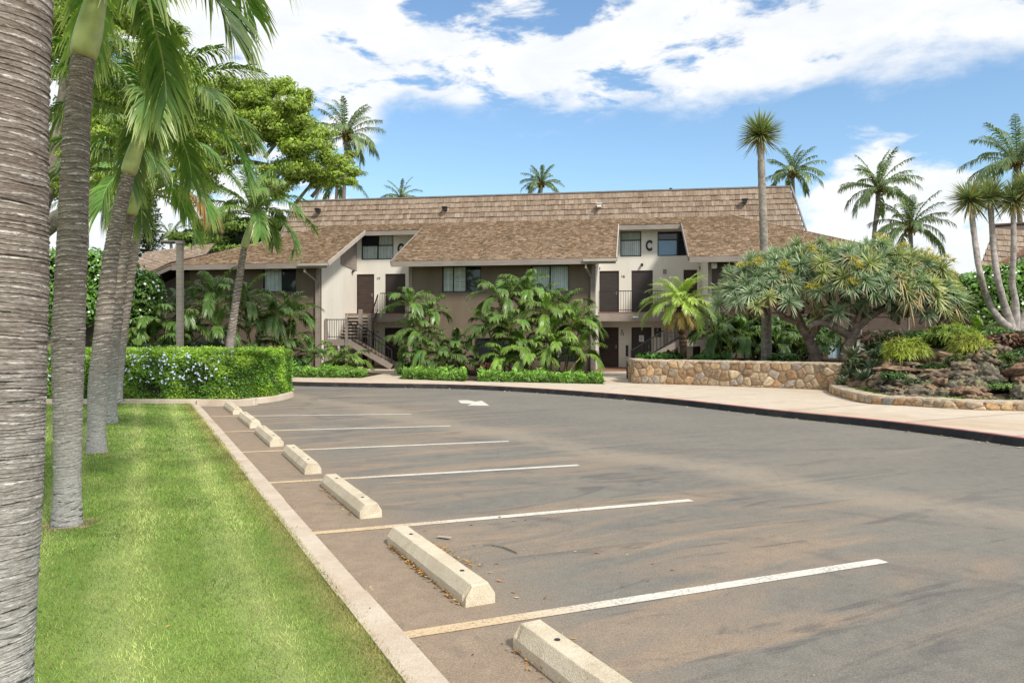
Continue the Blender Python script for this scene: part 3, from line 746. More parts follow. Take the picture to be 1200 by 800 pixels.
def dragon(bx, by, Y, limbs, domes, label, nros):
    b = P(bx, by, Y); b[2] = .75
    t = thing('dragon_tree', label, 'tree', b)
    g = Geo()
    for pl, r0, r1, dy in limbs:
        c = path([P(x, y, Y+dy*i)-b for i, (x, y) in enumerate(pl)], 24)
        g.tube(c, np.linspace(r0, r1, 24)+rng.normal(0, .006, 24), 10, jit((.20, .15, .12), 24, .2, .03))
    g.obj('trunk', M['bark'], t, True)
    g = Geo(); f = Geo()
    for (cx, cy, rx, ry, ny) in domes:
        c = P(cx, cy, Y)-b; rx_, rz_, ry_ = rx/F*Y, ry/F*Y, rx/F*Y*.8
        for i in range(ny):
            th = i*2.39996; k = (i+.5)/ny; zz = 1-1.0*k; rad = math.sqrt(max(0, 1-zz*zz)); rd = random.uniform(.86, 1.06)
            p = c+np.array([math.cos(th)*rad*rx_*rd, math.sin(th)*rad*ry_*rd, zz*rz_*rd])
            if random.random() < .02: continue
            ax = np.array([math.cos(th)*rad*.8, math.sin(th)*rad*.8, max(zz, .0)+.5])
            mood = random.random()
            cb, ct = ((.21, .31, .18), (.46, .54, .35)) if mood < .62 else (((.28, .34, .12), (.60, .58, .26)) if mood < .85 else ((.16, .25, .11), (.38, .44, .22)))
            blades(g, p, random.randint(64, 104), random.uniform(.33, .56), .030, cb, ct, axis=ax, lo=-.35, droop=.22)
            g.tube([p, p*.82+np.array([c[0]*.6, c[1]*.6, c[2]*.1-.3])*.18], [.045, .06], 6, (.24, .17, .13), cap=False)
            if random.random() < .075:
                sc = .24
                for _ in range(3):
                    blades(f, p+ax*.28+rng.normal(0, .1, 3), 34, sc, .02, (.46, .38, .06), (.56, .50, .11), lo=-.2, droop=.4)
            if random.random() < .1: blades(g, p+ax*.05, 26, .5, .04, (.40, .30, .14), (.46, .36, .18), axis=ax, lo=-.5, droop=.8)
    g.obj('crown', M['drleaf'], t); f.obj('flower_cluster', M['leaf'], t)
dragon(957, 422, 24.6, [([(958, 424), (950, 402), (941, 385), (930, 362), (915, 345)], .20, .08, 0), ([(948, 396), (957, 385), (962, 368), (960, 350)], .13, .08, -.1), ([(938, 378), (920, 372), (900, 352), (880, 350)], .10, .06, .1), ([(962, 370), (985, 352), (1000, 335)], .09, .05, .1), ([(930, 360), (925, 345), (935, 320)], .08, .05, .1)],
       [(903, 360, 62, 60, 98), (955, 346, 66, 58, 84), (930, 330, 50, 36, 28)], 'dragon tree behind the stone wall with a left-leaning trunk, left half of the silvery dome', 60)
dragon(992, 420, 23.6, [([(990, 424), (997, 400), (1003, 385), (1018, 372), (1042, 358)], .22, .08, 0), ([(998, 396), (980, 384), (962, 378), (948, 382)], .14, .08, -.12), ([(1000, 390), (1000, 370), (992, 350), (985, 335)], .16, .07, .05), ([(1004, 384), (1022, 366), (1050, 350), (1075, 345)], .12, .06, .12), ([(1001, 380), (1012, 358), (1022, 340)], .12, .06, .1), ([(982, 386), (968, 372), (960, 362)], .09, .05, -.1)],
       [(1010, 346, 70, 60, 108), (1058, 356, 60, 56, 86), (986, 372, 28, 22, 10), (1082, 370, 40, 40, 30)], 'wide many-limbed dragon tree beside the rockery, right half of the silvery dome', 80)

# ================================================================== feathery palms near the building
def clump(base, stems, label, name='areca_palm', cat='palm', group=None, col=(.07, .15, .03), tip=(.28, .36, .11), leaf=.42, shadow=1.0, trunk_r=.03, lw=.038, nl=50):
    """stems: (dx, dy, height, fronds, length)"""
    b = np.asarray(base, float); t = thing(name, label, cat, b, 0, group)
    f = Geo()
    for dx, dy, h, nf, L in stems:
        g = Geo()
        top = np.array([dx*1.35, dy*1.35, h]); 
        if h > .15:
            g.tube(path([(dx*.6, dy*.6, -.1), (dx*.9, dy*.9, h*.5), top], 8), np.linspace(trunk_r*1.2, trunk_r, 8), 7, jit((.24, .22, .10), 8, .15, .05)); g.obj('stem', M['bark'], t, True)
        ph = random.uniform(0, 360)
        nf = int(nf*1.35)
        for i in range(nf):
            k = i/max(1, nf-1); a = ph+i*137.5
            frond(f, top+np.array([0, 0, .1*(1-k)]), R(a), R(85-50*k+random.uniform(-8, 8)), L*random.uniform(.85, 1.15), R(70+45*k+random.uniform(-10, 15)), nl, leaf*random.uniform(.85, 1.1), lw, .5,
                  tuple(np.array(col)*random.uniform(.7, 1.35)), tip, .25, (.28, .30, .08), .010, .25, 3, random.uniform(-.4, .4), (62, 25))
    f.obj('foliage', M['palmleaf'], t)
    return t
AG = 'feathery palms in the beds before the building'
def at(px, Y, z=.13): return np.array([(px-600)/F*Y, Y, z])
BR = (.18, .31, .04); DK = (.065, .145, .03); MD = (.11, .22, .04)
clump(at(497, 31.2), [(-.4, 0, 2.7, 10, 1.25), (.15, .2, 2.3, 10, 1.2), (-.1, -.3, 1.6, 9, 1.2), (-.6, .2, 1.1, 8, 1.1)], 'tall loose feathery palm left of the centre wing, nearest the left stairs', col=MD, group=AG)
clump(at(521, 30.2), [(-.5, 0, .8, 10, 1.15), (.3, .1, .9, 10, 1.1), (0, -.3, .4, 9, 1.1), (.5, .1, .4, 8, .9), (-.8, 0, .3, 8, 1.1)], 'low dark dense feathery palm in the left half of the centre bed', col=DK, group=AG)
clump(at(597, 30.2), [(-.3, 0, 2.9, 12, 1.35), (.5, .2, 3.1, 12, 1.35), (0, -.4, 1.8, 11, 1.3), (-.6, .1, 1.7, 9, 1.2), (.2, -.2, 1.0, 9, 1.2)], 'tall feathery palm in the middle of the centre bed reaching the upper windows', col=MD, group=AG)
clump(at(622, 29.5), [(-.2, 0, .7, 10, 1.35), (.6, .2, 1.3, 10, 1.35), (0, -.4, .5, 9, 1.25), (-.8, .1, .5, 8, 1.2)], 'bright green broad-fronded palm low in the middle of the centre bed', col=BR, group=AG, lw=.06)
clump(at(652, 29.8), [(-.3, 0, 2.3, 12, 1.35), (.5, .2, 1.9, 11, 1.35), (0, -.4, .9, 10, 1.25), (.7, .1, .7, 8, 1.1)], 'yellow green feathery palm at the right of the centre bed beside the entrance path', col=BR, group=AG)
clump(at(648, 31.0), [(-.4, 0, 2.8, 10, 1.35), (.4, .2, 2.5, 10, 1.35), (.8, .2, 1.7, 9, 1.2)], 'darker feathery palm against the wall under the right window of the centre wing', col=DK, group=AG)
clump(at(402, 31.8), [(-.2, 0, .35, 8, 1.1), (.2, .1, .3, 7, 1.0)], 'short bright palm in front of the left stairs landing', col=BR, group=AG)
clump(at(335, 32.6), [(-.4, 0, 2.1, 10, 1.5), (.1, .2, 2.2, 10, 1.5), (0, -.4, .8, 9, 1.5), (.8, 0, .6, 8, 1.3)], 'dark palm beside the downspout at the corner of the left wing', col=DK, group=AG)
clump(at(305, 32.2), [(-.4, 0, 1.9, 10, 1.7), (.5, .2, 2.1, 10, 1.7), (0, -.4, .6, 9, 1.5), (.9, 0, .4, 8, 1.4)], 'deep green palm under the upper window of the left wing', col=DK, group=AG)
clump(at(262, 31.0), [(-.3, 0, 3.0, 10, 1.7), (.5, .2, 2.6, 10, 1.7), (0, -.4, 1.6, 9, 1.5)], 'tall feathery palm behind the slender hedge palm', col=MD, group=AG)
clump(at(228, 30.6), [(-.4, 0, 2.4, 9, 1.7), (.6, .2, 2.6, 9, 1.8), (0, -.4, .7, 9, 1.5), (-.9, 0, .8, 7, 1.5)], 'broad feathery palm right behind the lamp post', col=DK, group=AG)
clump(at(192, 30.0), [(-.3, 0, 1.9, 9, 1.6), (.5, .2, 1.6, 9, 1.7), (0, -.4, .6, 8, 1.4)], 'feathery palm left of the lamp post with a curved pale stem', col=MD, group=AG)
clump(at(163, 29.5), [(-.3, 0, 1.6, 8, 1.5), (.3, .2, 1.2, 8, 1.5), (0, -.3, .5, 8, 1.3)], 'feathery palm seen between the lawn palm trunks and the dark wall', col=MD, group=AG)
clump(at(852, 28.6, .75), [(-.3, 0, .9, 9, 1.5), (.5, .2, .7, 9, 1.5), (0, -.3, .3, 8, 1.3)], 'dark feathery palm behind the stone wall, left of the tall bare trunk', col=DK, group=AG)
clump(at(880, 29.4, .75), [(-.3, 0, .5, 9, 1.5), (.5, .2, .7, 9, 1.4)], 'low shaded palm right behind the tall bare trunk', col=DK, group=AG)
clump(at(922, 28.6, .75), [(-.3, 0, .5, 8, 1.3), (.5, .2, .6, 8, 1.3), (1.1, 0, .4, 7, 1.2)], 'shaded palm in the gap between the bare trunk and the dragon tree', col=DK, group=AG)
clump(at(1158, 24.0, .9), [(-.2, 0, .4, 9, 1.2), (.4, .1, .3, 8, 1.1)], 'bright arching fern-like palm left of the many-trunked tree', col=BR, group=AG)
# date palm before the right stairs
def date_palm():
    b = at(801, 28.0, .78); t = thing('date_palm', 'small bright date palm with a rough dark trunk before the right stairs', 'palm tree', b)
    top = P(797, 360, 28.0)-b; g = Geo(); p = path([(0, 0, -.1), (-.03, 0, top[2]*.5), top], 40); g.tube(p, np.linspace(.12, .16, 40)+rng.normal(0, .015, 40), 10, jit((.11, .07, .045), 40, .3, .05)); 
    for i in range(60):
        k = random.random(); q = p[int(k*39)]; blades(g, q, 3, .2, .06, (.12, .075, .05), (.16, .10, .06), lo=.1)
    g.obj('trunk', M['bark'], t)
    g = Geo()
    for i in range(46):
        k = i/46; frond(g, top+rng.normal(0, .04, 3), R(i*137.5), R(84-72*k+random.uniform(-6, 6)), 1.75*random.uniform(.85, 1.05), R(70+35*k+random.uniform(-8, 8)), 46, .34, .026, .3, (.30, .44, .06), (.56, .62, .18), .2, (.34, .36, .12), .012, .12, 2, random.uniform(-.25, .25), (60, 30))
    g.obj('crown', M['palmleaf'], t)
    g = Geo()
    for i in range(10): frond(g, top-(0, 0, .12), R(i*36+9), R(-20), .9, R(60), 24, .25, .03, .4, (.40, .29, .10), (.42, .30, .12), .1, (.35, .25, .12), .012, .12, 2)
    g.obj('dead_frond', M['litter'], t)
date_palm()

# ================================================================== leafy masses
def mass_plant(name, label, cat, base, blobs, n, size, col, group=None, kind=None, flowers=None, asp=.55, core=True, stems=None, shell=.55, up=.4, corecol=(.02, .035, .012)):
    t = thing(name, label, cat, base, 0, group) if not kind else None
    b = np.asarray(base, float); g = Geo(); vol = np.array([r[0]*r[2]+r[0]*r[1] for _, r in blobs]); vol = vol/vol.sum()
    fl_ = Geo()
    for (c, r), w in zip(blobs, vol):
        m = int(n*w); p, d = ell(m, np.asarray(c)-b*(kind is None), r, shell)
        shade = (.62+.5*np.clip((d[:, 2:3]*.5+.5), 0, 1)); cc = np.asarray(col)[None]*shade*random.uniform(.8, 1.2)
        leaves(g, p, d, size, cc, up, .6, asp)
        if core:
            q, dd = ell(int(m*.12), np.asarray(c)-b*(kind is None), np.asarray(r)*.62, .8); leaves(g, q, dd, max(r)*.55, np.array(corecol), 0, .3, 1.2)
        if flowers:
            k = int(flowers[1]*w); q, dd = ell(k, np.asarray(c)-b*(kind is None), np.asarray(r)*1.01, .95); sel = dd[:, 2] > -.4
            leaves(fl_, q[sel], dd[sel], flowers[2], np.array(flowers[0]), .2, .3, 1.0, .08)
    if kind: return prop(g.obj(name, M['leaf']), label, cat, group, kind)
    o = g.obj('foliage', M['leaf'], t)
    if flowers: fl_.obj('blossom', M['petal'], t)
    if stems:
        s = Geo()
        for pl, r0, r1 in stems: s.tube(path([np.asarray(p)-b for p in pl], 16), np.linspace(r0, r1, 16), 9, jit((.20, .17, .14), 16, .15, .03))
        s.obj('trunk', M['bark'], t, True)
    return t

# clipped hedge: rounded box surface filled with leaves
def hedge():
    b = np.array([-10.5, 20.6, .11]); t = thing('hedge', 'clipped bright green hedge dotted with pale blue flowers at the end of the lawn', 'hedge', b)
    n = 100000; x0, x1, y0, y1, zt = -17.0, -6.25, 18.92, 22.3, 1.22
    P_ = rng.uniform(0, 1, (n, 3)); f = rng.uniform(0, 1, n)
    X = x0+(x1-x0)*P_[:, 0]; Yy = y0+(y1-y0)*P_[:, 1]; Z = zt*P_[:, 2]
    Nn = np.zeros((n, 3)); a = f < .46; Yy[a] = y0; Nn[a] = (0, -1, 0); c = (f >= .46) & (f < .85); Z[c] = zt; Nn[c] = (0, 0, 1); e = f >= .85; X[e] = x1; Nn[e] = (1, 0, 0)
    pos = np.stack([X, Yy, Z], 1)
    # round the corners and top edges
    cx = np.clip(pos[:, 0], x0, x1-1.1); cy = np.clip(pos[:, 1], y0+1.1, y1-1.1); r = 1.1
    dv = np.stack([pos[:, 0]-cx, pos[:, 1]-cy], 1); L = np.linalg.norm(dv, axis=1); o = L > r; pos[o, :2] = np.stack([cx, cy], 1)[o]+dv[o]/L[o, None]*r
    inset = np.clip((pos[:, 2]-(zt-.28))/.28, 0, 1)**2*.22
    dd = np.stack([pos[:, 0]-np.clip(pos[:, 0], x0+.5, x1-.9), pos[:, 1]-20.6], 1); side = (f < .46) | (f >= .85)
    pos[side, :2] -= (dd/(np.linalg.norm(dd, axis=1)[:, None]+1e-6))[side]*inset[side, None]
    lump = np.array([mnoise.noise(Vector((x*1.6, y*1.6, z*1.8)))+.5*mnoise.noise(Vector((x*5, y*5, z*5))) for x, y, z in pos])
    pos += Nn*(lump*.10)[:, None]+rng.normal(0, .025, (n, 3)); pos -= Nn*(rng.uniform(0, 1, n)**2*.10)[:, None]
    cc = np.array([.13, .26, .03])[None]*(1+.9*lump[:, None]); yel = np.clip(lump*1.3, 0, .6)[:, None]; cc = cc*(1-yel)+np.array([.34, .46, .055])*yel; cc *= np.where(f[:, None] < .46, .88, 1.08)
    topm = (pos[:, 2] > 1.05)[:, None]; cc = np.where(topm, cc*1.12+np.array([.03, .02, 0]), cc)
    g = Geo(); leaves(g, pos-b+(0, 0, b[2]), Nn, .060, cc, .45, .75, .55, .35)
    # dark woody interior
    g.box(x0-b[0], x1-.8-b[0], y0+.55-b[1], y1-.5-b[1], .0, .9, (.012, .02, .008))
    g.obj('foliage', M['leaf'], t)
    g = Geo(); k = rng.integers(0, n, 5200); k = k[(f[k] < .7)]; dens = np.array([mnoise.noise(Vector((x*.9, z*1.6, 5.0))) for x, z in pos[k][:, (0, 2)]]); k = k[(dens > -.25)]; rng.shuffle(k)
    k = k[(pos[k][:, 0] < -7.0) & (pos[k][:, 0] > -13) & (pos[k][:, 1] < 19.6) & (pos[k][:, 2] > .35)][:330]
    for q in k:
        c = pos[q]-b+(0, 0, b[2])+Nn[q]*.05; leaves(g, c+rng.normal(0, .014, (5, 3)), np.tile(Nn[q], (5, 1)), .034, np.array([.62, .69, .88]), .3, .4, .9, .1)
    g.obj('blossom', M['petal'], t)
hedge()

# low ground cover strips
def cover(pts, label, zt=.30, n=5200, size=.17):
    A = np.array([p for p in pts]); g = Geo(); m = len(A)-1
    L = np.linalg.norm(np.diff(A[:, :2], axis=0), axis=1); pr = L/L.sum(); s = rng.choice(m, n, p=pr); u = rng.uniform(0, 1, n)[:, None]
    p = A[s]*(1-u)+A[s+1]*u; w = p[:, 2]; off = rng.uniform(0, 1, n)
    pos = np.stack([p[:, 0], p[:, 1]+off*w, 0*w], 1); h = zt*(np.minimum(1, off*5+.25))*(.75+.5*np.array([mnoise.noise(Vector((x*2.2, y*2.2, 1))) for x, y in pos[:, :2]]))
    rag = np.array([mnoise.noise(Vector((x*4.5, y*4.5, 6))) for x, y in pos[:, :2]]); pos[:, 1] -= .16*rag; pos[:, 2] = .13+h*(1+.6*rag)*rng.uniform(.2, 1.3, n)
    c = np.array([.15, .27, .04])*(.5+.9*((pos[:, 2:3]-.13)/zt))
    leaves(g, pos, np.tile([0, -.35, .6], (n, 1)), size, c, .3, .8, .30, .4)
    return prop(g.obj('ground_cover', M['leaf']), label, 'ground cover', kind='stuff')
def gy(px, py, w): q = G(px, py, .132); return (q[0], q[1], w)
cover([gy(250, 442, 1.5), gy(335, 442, 1.5), gy(424, 443, 1.3)], 'strip of glossy low plants along the pavement before the left wing', .34)
cover([gy(469, 444, 1.6), gy(520, 446, 1.5), gy(545, 447, 1.2)], 'strip of glossy low plants before the left half of the centre wing', .36, 3600)
cover([gy(560, 447, 1.2), gy(640, 448.5, 1.3), gy(708, 450, 1.2)], 'strip of glossy low plants before the right half of the centre wing', .32, 5200)

def bush(px, py, Y, w, h, label, n=900, size=.14, col=(.10, .22, .035), z=.75, name='shrub', flowers=None, asp=.55):
    c = at(px, Y, z+h*.5); return mass_plant(name, label, 'shrub', (c[0], c[1], z), [(c+np.array([dx*w*.3, random.uniform(-.2, .2), random.uniform(-.1, .15)*h]), np.array([w*.42, w*.35, h*.5])) for dx in (-1, 0, 1)], n, size, col, flowers=flowers, asp=asp)
bush(774, 0, 27.6, 1.3, .34, 'small leafy plant above the left end of the stone wall', 700, .16)
bush(476, 0, 30.6, .6, .5, 'leafy green plant at the foot of the left stairs path', 600, .2, z=.13)
bush(872, 0, 29.8, 2.4, 1.9, 'tall dark shrub in the shade behind the stone wall', 2200, .18, (.045, .10, .025))
bush(930, 0, 30.5, 2.6, 1.7, 'dark leafy shrub in the shade behind the dragon tree trunk', 2200, .18, (.05, .11, .025))
bush(835, 0, 27.5, 1.1, .35, 'low glossy plant on the stone wall bed beside the date palm', 700, .15, (.07, .16, .03))
bush(915, 0, 26.6, 1.0, .4, 'low bright plant at the top of the stone wall between trunks', 400, .14, (.09, .19, .03))
bush(190, 0, 28.2, 4.5, 1.3, 'low mixed shrub row behind the hedge left of the lamp post', 3500, .15, (.06, .14, .025), z=.1)
bush(290, 0, 30.4, 3.6, .9, 'dark low shrubs at the foot of the left wing wall', 3500, .15, (.05, .12, .025), z=.1)
bush(568, 0, 29.2, .6, .5, 'small reddish bromeliad-like plant in the centre bed', 260, .2, (.16, .06, .045), z=.13, asp=.25)
# plumerias
def plumeria(px, Y, label, blobs, n, stems):
    return mass_plant('plumeria', label, 'tree', at(px, Y, .05), [(P(x, y, Y+dy), np.array([rx, rx*.8, ry])) for x, y, rx, ry, dy in blobs], n, .21, (.16, .30, .06), flowers=((.86, .87, .80), int(n*.035), .10), stems=stems, asp=.42)
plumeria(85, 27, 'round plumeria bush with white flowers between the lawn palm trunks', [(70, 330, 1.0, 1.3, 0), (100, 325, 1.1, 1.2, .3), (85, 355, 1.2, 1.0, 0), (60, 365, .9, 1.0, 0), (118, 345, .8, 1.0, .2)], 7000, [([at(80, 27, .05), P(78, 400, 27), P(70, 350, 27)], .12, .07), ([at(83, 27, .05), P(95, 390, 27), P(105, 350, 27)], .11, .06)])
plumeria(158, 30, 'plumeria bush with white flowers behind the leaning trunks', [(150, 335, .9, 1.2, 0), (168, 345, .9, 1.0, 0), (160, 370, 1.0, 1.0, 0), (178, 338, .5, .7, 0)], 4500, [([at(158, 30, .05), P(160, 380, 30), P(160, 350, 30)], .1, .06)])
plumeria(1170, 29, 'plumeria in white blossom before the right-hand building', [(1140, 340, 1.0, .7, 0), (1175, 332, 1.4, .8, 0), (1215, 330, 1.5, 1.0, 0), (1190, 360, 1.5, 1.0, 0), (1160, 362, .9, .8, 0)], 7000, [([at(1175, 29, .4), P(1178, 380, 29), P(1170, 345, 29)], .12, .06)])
bush(1195, 0, 22.6, 1.7, .75, 'broad-leaved bright plant at the foot of the many-trunked tree', 900, .2, (.11, .24, .04), z=.95, asp=.6)

# big spreading tree at the left
def big_tree():
    Y = 27.0; b = at(-25, Y, .03)
    Bl = [(75, 15, 60), (70, 60, 42), (150, 20, 45), (100, 110, 40), (150, 100, 50), (210, 95, 40), (250, 130, 42), (290, 112, 38), (320, 120, 36), (340, 150, 38), (368, 175, 32), (395, 196, 24), (345, 185, 36),
          (300, 160, 40), (260, 180, 38), (220, 150, 40), (185, 150, 42), (375, 205, 20), (325, 215, 26), (230, 205, 28), (130, 160, 38), (90, 180, 32), (395, 210, 12), (70, 215, 26), (120, 208, 26), (190, 50, 28), (345, 120, 22)]
    blobs = []
    for x, y, r in Bl:
        for k in range(15):
            rr = r*random.uniform(.24, .48); blobs.append((P(x+random.uniform(-.75, .75)*r, y+random.uniform(-.7, .7)*r, Y+random.uniform(-1.5, 3)), np.array([rr/F*Y*1.3, rr/F*Y*1.2, rr/F*Y*.75])))
    st = [([b, P(-12, 330, Y), P(45, 272, Y), P(90, 246, Y), P(160, 225, Y), P(230, 195, Y+1)], .48, .16), ([P(90, 247, Y), P(120, 200, Y), P(140, 130, Y), P(160, 60, Y)], .25, .07), ([P(150, 228, Y), P(230, 170, Y), P(300, 150, Y), P(360, 165, Y)], .2, .05), ([P(230, 195, Y+1), P(290, 190, Y+1), P(340, 200, Y+1)], .15, .04), ([P(40, 275, Y), P(60, 200, Y), P(75, 100, Y), P(80, 20, Y)], .3, .08), ([P(230, 172, Y), P(250, 130, Y), P(290, 115, Y)], .12, .04), ([P(140, 140, Y), P(190, 110, Y), P(230, 95, Y)], .12, .04), ([P(300, 150, Y), P(330, 135, Y), P(345, 120, Y)], .08, .03)]
    for x, y, r in Bl[6:20]: st.append(([P(x-30, y+35, Y), P(x-8, y+8, Y), P(x+r*.4, y-r*.4, Y)], .07, .02))
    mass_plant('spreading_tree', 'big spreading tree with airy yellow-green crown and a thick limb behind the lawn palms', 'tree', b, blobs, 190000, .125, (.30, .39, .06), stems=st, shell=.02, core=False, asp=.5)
big_tree()
def flat_tree(px, Y, Bl, label, n):
    b = at(px, Y, 0); blobs = [(P(x, y, Y+random.uniform(-1.5, 1.5)), np.array([rx/F*Y, rx/F*Y, ry/F*Y])) for x, y, rx, ry in Bl]
    mass_plant('umbrella_tree', label, 'tree', b, blobs, n, .30, (.20, .30, .05), stems=[([b, P(px, 330, Y), P(px, 285, Y)], .35, .2), ([P(px, 330, Y), P(px-25, 290, Y), P(px-35, 275, Y)], .2, .08), ([P(px, 330, Y), P(px+30, 290, Y), P(px+45, 270, Y)], .2, .08)], asp=.6, shell=.5)
flat_tree(265, 62, [(225, 280, 28, 8), (245, 265, 22, 9), (262, 285, 34, 9), (290, 268, 30, 9), (315, 275, 24, 9), (235, 293, 30, 8), (285, 294, 35, 8), (330, 262, 20, 8), (265, 258, 22, 7)], 'flat-topped tree with layered green crown behind the left roof', 12000)
def pine():
    Y = 60; b = at(172, Y, 0); t = thing('pine_tree', 'dark narrow layered pine showing between the leaning palm crownshafts', 'tree', b)
    g = Geo(); top = P(173, 200, Y)-b; g.tube([(0, 0, 0), top], [.25, .04], 8, (.12, .09, .07)); g.obj('trunk', M['bark'], t)
    g = Geo()
    for i in range(26):
        z = top[2]*(.3+.7*i/26); L = 1.9*(1-i/27)**.6*random.uniform(.8, 1.1)
        for k in range(7):
            a = k*.9+i; pts = np.array([[math.cos(a)*L*s, math.sin(a)*L*s, z+.15*L*s*s] for s in np.linspace(.1, 1, 60)]); leaves(g, pts+rng.normal(0, .1, pts.shape), np.tile([0, 0, 1.], (60, 1)), .3, (.035, .07, .03), .6, .6, .35)
    g.obj('crown', M['leaf'], t)
pine()
# ================================================================== main building (local axes: S along the front, T away, z up)
RZ = -math.atan2(ST, CT)
B = thing('apartment_building', 'long two-storey brown and cream apartment building with cedar shake roofs and the letter C', 'building', (0, 34.4, 0), RZ)
EA, SL, T0 = 5.10, .435, -.9
def rz_(T): return EA+SL*(T-T0)
SHC = np.array([(.43, .305, .205), (.39, .275, .185), (.47, .345, .24), (.34, .24, .16), (.42, .32, .235), (.50, .38, .28)])
SHM = np.array([(.36, .27, .20), (.32, .24, .175), (.39, .30, .225), (.28, .205, .15), (.37, .29, .22), (.42, .335, .26)])
SHC = SHC*.6+SHC.mean(0)*.4; SHM = SHM*.75+SHM.mean(0)*.25
def shakes(g, org, ax, upv, nrm, rows, expo, wr, inter, th, pal, lift=.018):
    """rows of separate split shakes on a plane; inter(b) gives the covered intervals at height b"""
    org = np.asarray(org, float)
    for r in range(rows):
        b0_ = r*expo
        for (s0, s1) in inter(b0_+expo*.3):
            if s1-s0 < .05: continue
            n = int((s1-s0)/((wr[0]+wr[1])/2))+1; w = rng.uniform(wr[0], wr[1], n); e = s0+np.concatenate([[0], np.cumsum(w)/w.sum()*(s1-s0)])
            x0 = e[:-1]+.004; x1 = e[1:]-.004; tk = th*rng.uniform(.6, 1.5, n); d = rng.uniform(-.009, .009, n)*expo/.2
            lo = b0_+d; hi = b0_+expo*1.08
            c = pal[rng.integers(0, len(pal), n)]*rng.uniform(.86, 1.12, (n, 1))
            def pt(x, b, h): return org+np.outer(x, ax)+np.outer(b*np.ones(n), upv)+np.outer(h*np.ones(n), nrm)
            V = np.stack([pt(x0, lo, 0), pt(x1, lo, 0), pt(x1, lo, tk+lift), pt(x0, lo, tk+lift), pt(x1, hi, lift*.4), pt(x0, hi, lift*.4)], 1).reshape(-1, 3)
            i = np.arange(n)[:, None]*6
            g.add(V, np.concatenate([i+np.array([[0, 1, 2, 3]]), i+np.array([[3, 2, 4, 5]])]), (np.repeat(c, 6, 0).reshape(n, 6, 3)*np.array([.5, .5, 1, 1, 1, 1])[None, :, None]).reshape(-1, 3))  # lower butt corners coloured dark to draw the shadow line under each row
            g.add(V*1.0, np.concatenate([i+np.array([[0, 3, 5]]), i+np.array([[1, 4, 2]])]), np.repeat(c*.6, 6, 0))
# lower roof
cs = 1/math.sqrt(1+SL*SL); upv = np.array([0, cs, SL*cs]); nr = np.array([0, -SL*cs, cs])
def inter_low(b):
    T = T0+b*cs; lh = -16.4+(T-T0)*(5.4/5.9); rh = 16.4-(T-T0)
    return [(lh, -8.49), (-5.42, 4.72), (7.84, rh)] if T < 4.0 else [(lh, rh)]
g = Geo(); expo = .185
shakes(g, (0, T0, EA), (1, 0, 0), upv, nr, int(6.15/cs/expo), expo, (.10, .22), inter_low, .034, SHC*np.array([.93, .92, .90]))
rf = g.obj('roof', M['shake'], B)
g = Geo()                                                     # roof deck under the shakes
def slab(g, poly, zf, t=.14, c=(1, 1, 1)):
    n = len(poly); top = [(x, y, zf(x, y)-.012) for x, y in poly]; bot = [(x, y, zf(x, y)-t) for x, y in poly]
    g.add(bot+top, [list(range(n))[::-1], list(range(n, 2*n))]+[[i, (i+1) % n, n+(i+1) % n, n+i] for i in range(n)], c)
zf = lambda x, y: rz_(y)
slab(g, [(-16.4, T0), (-8.49, T0), (-8.49, 4.0), (-12.0, 4.0)], zf); slab(g, [(-5.42, T0), (4.72, T0), (4.72, 4.0), (-5.42, 4.0)], zf); slab(g, [(7.84, T0), (16.4, T0), (11.5, 4.0), (7.84, 4.0)], zf)
slab(g, [(-12.0, 4.003), (11.5, 4.003), (10.3, 5.25), (-10.9, 5.25)], zf)
zr = lambda x, y: 7.68-.435*(x-10.4); zl = lambda x, y: 7.68-.435*(-x-10.9)
slab(g, [(16.42, T0), (20.9, T0), (20.9, 12), (10.4, 12), (10.4, 5.25)], zr)
slab(g, [(-10.9, 5.25), (-10.9, 12), (-20.6, 12), (-20.6, T0), (-16.42, T0)], zl)
g.obj('roof_deck', M['darkwood'], rf)
g = Geo()                                                     # hip caps
def rowcap(g, a, b, pal):
    a = np.array(a, float); b = np.array(b, float); L = np.linalg.norm(b-a); d = (b-a)/L; n = int(L/.16)
    for i in range(n):
        p = a+d*L*i/n; q = a+d*L*(i+1.1)/n; g.bar(p+(0, 0, .05), q+(0, 0, .015), .2, .025, pal[rng.integers(0, len(pal))]*random.uniform(.8, 1.2))
rowcap(g, (16.4, T0, EA), (10.4, 5.2, rz_(5.2)), SHC)
rowcap(g, (20.9, T0, zr(20.9, 0)), (16.4, T0, EA), SHC); g.obj('hip_cap', M['shake'], rf); g = Geo(); rowcap(g, (-16.4, T0, EA), (-10.9, 5.2, rz_(5.2)), SHC); rowcap(g, (-20.6, T0, zl(-20.6, 0)), (-16.4, T0, EA), SHC)
g.obj('hip_cap', M['shake'], rf)
# mansard
MB, MT = 6.9, 9.27; mh = MT-MB; mt = .72; ml = math.hypot(mh, mt)
g = Geo(); expo = .302
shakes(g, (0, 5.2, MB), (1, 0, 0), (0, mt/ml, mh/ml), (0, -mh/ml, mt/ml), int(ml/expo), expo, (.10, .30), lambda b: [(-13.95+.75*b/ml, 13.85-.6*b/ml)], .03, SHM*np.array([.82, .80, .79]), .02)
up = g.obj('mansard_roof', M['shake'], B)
g = Geo(); 
v = [(-13.93, 5.22, MB), (13.83, 5.22, MB), (13.25, 5.93, MT-.03), (-13.2, 5.93, MT-.03), (-13.93, 14, MB), (13.83, 14, MB), (13.25, 13.3, MT-.03), (-13.2, 13.3, MT-.03)]
g.add(v, [[0, 1, 2, 3], [1, 5, 6, 2], [5, 4, 7, 6], [4, 0, 3, 7], [3, 2, 6, 7], [0, 4, 5, 1]]); g.obj('core', M['siding'], up)
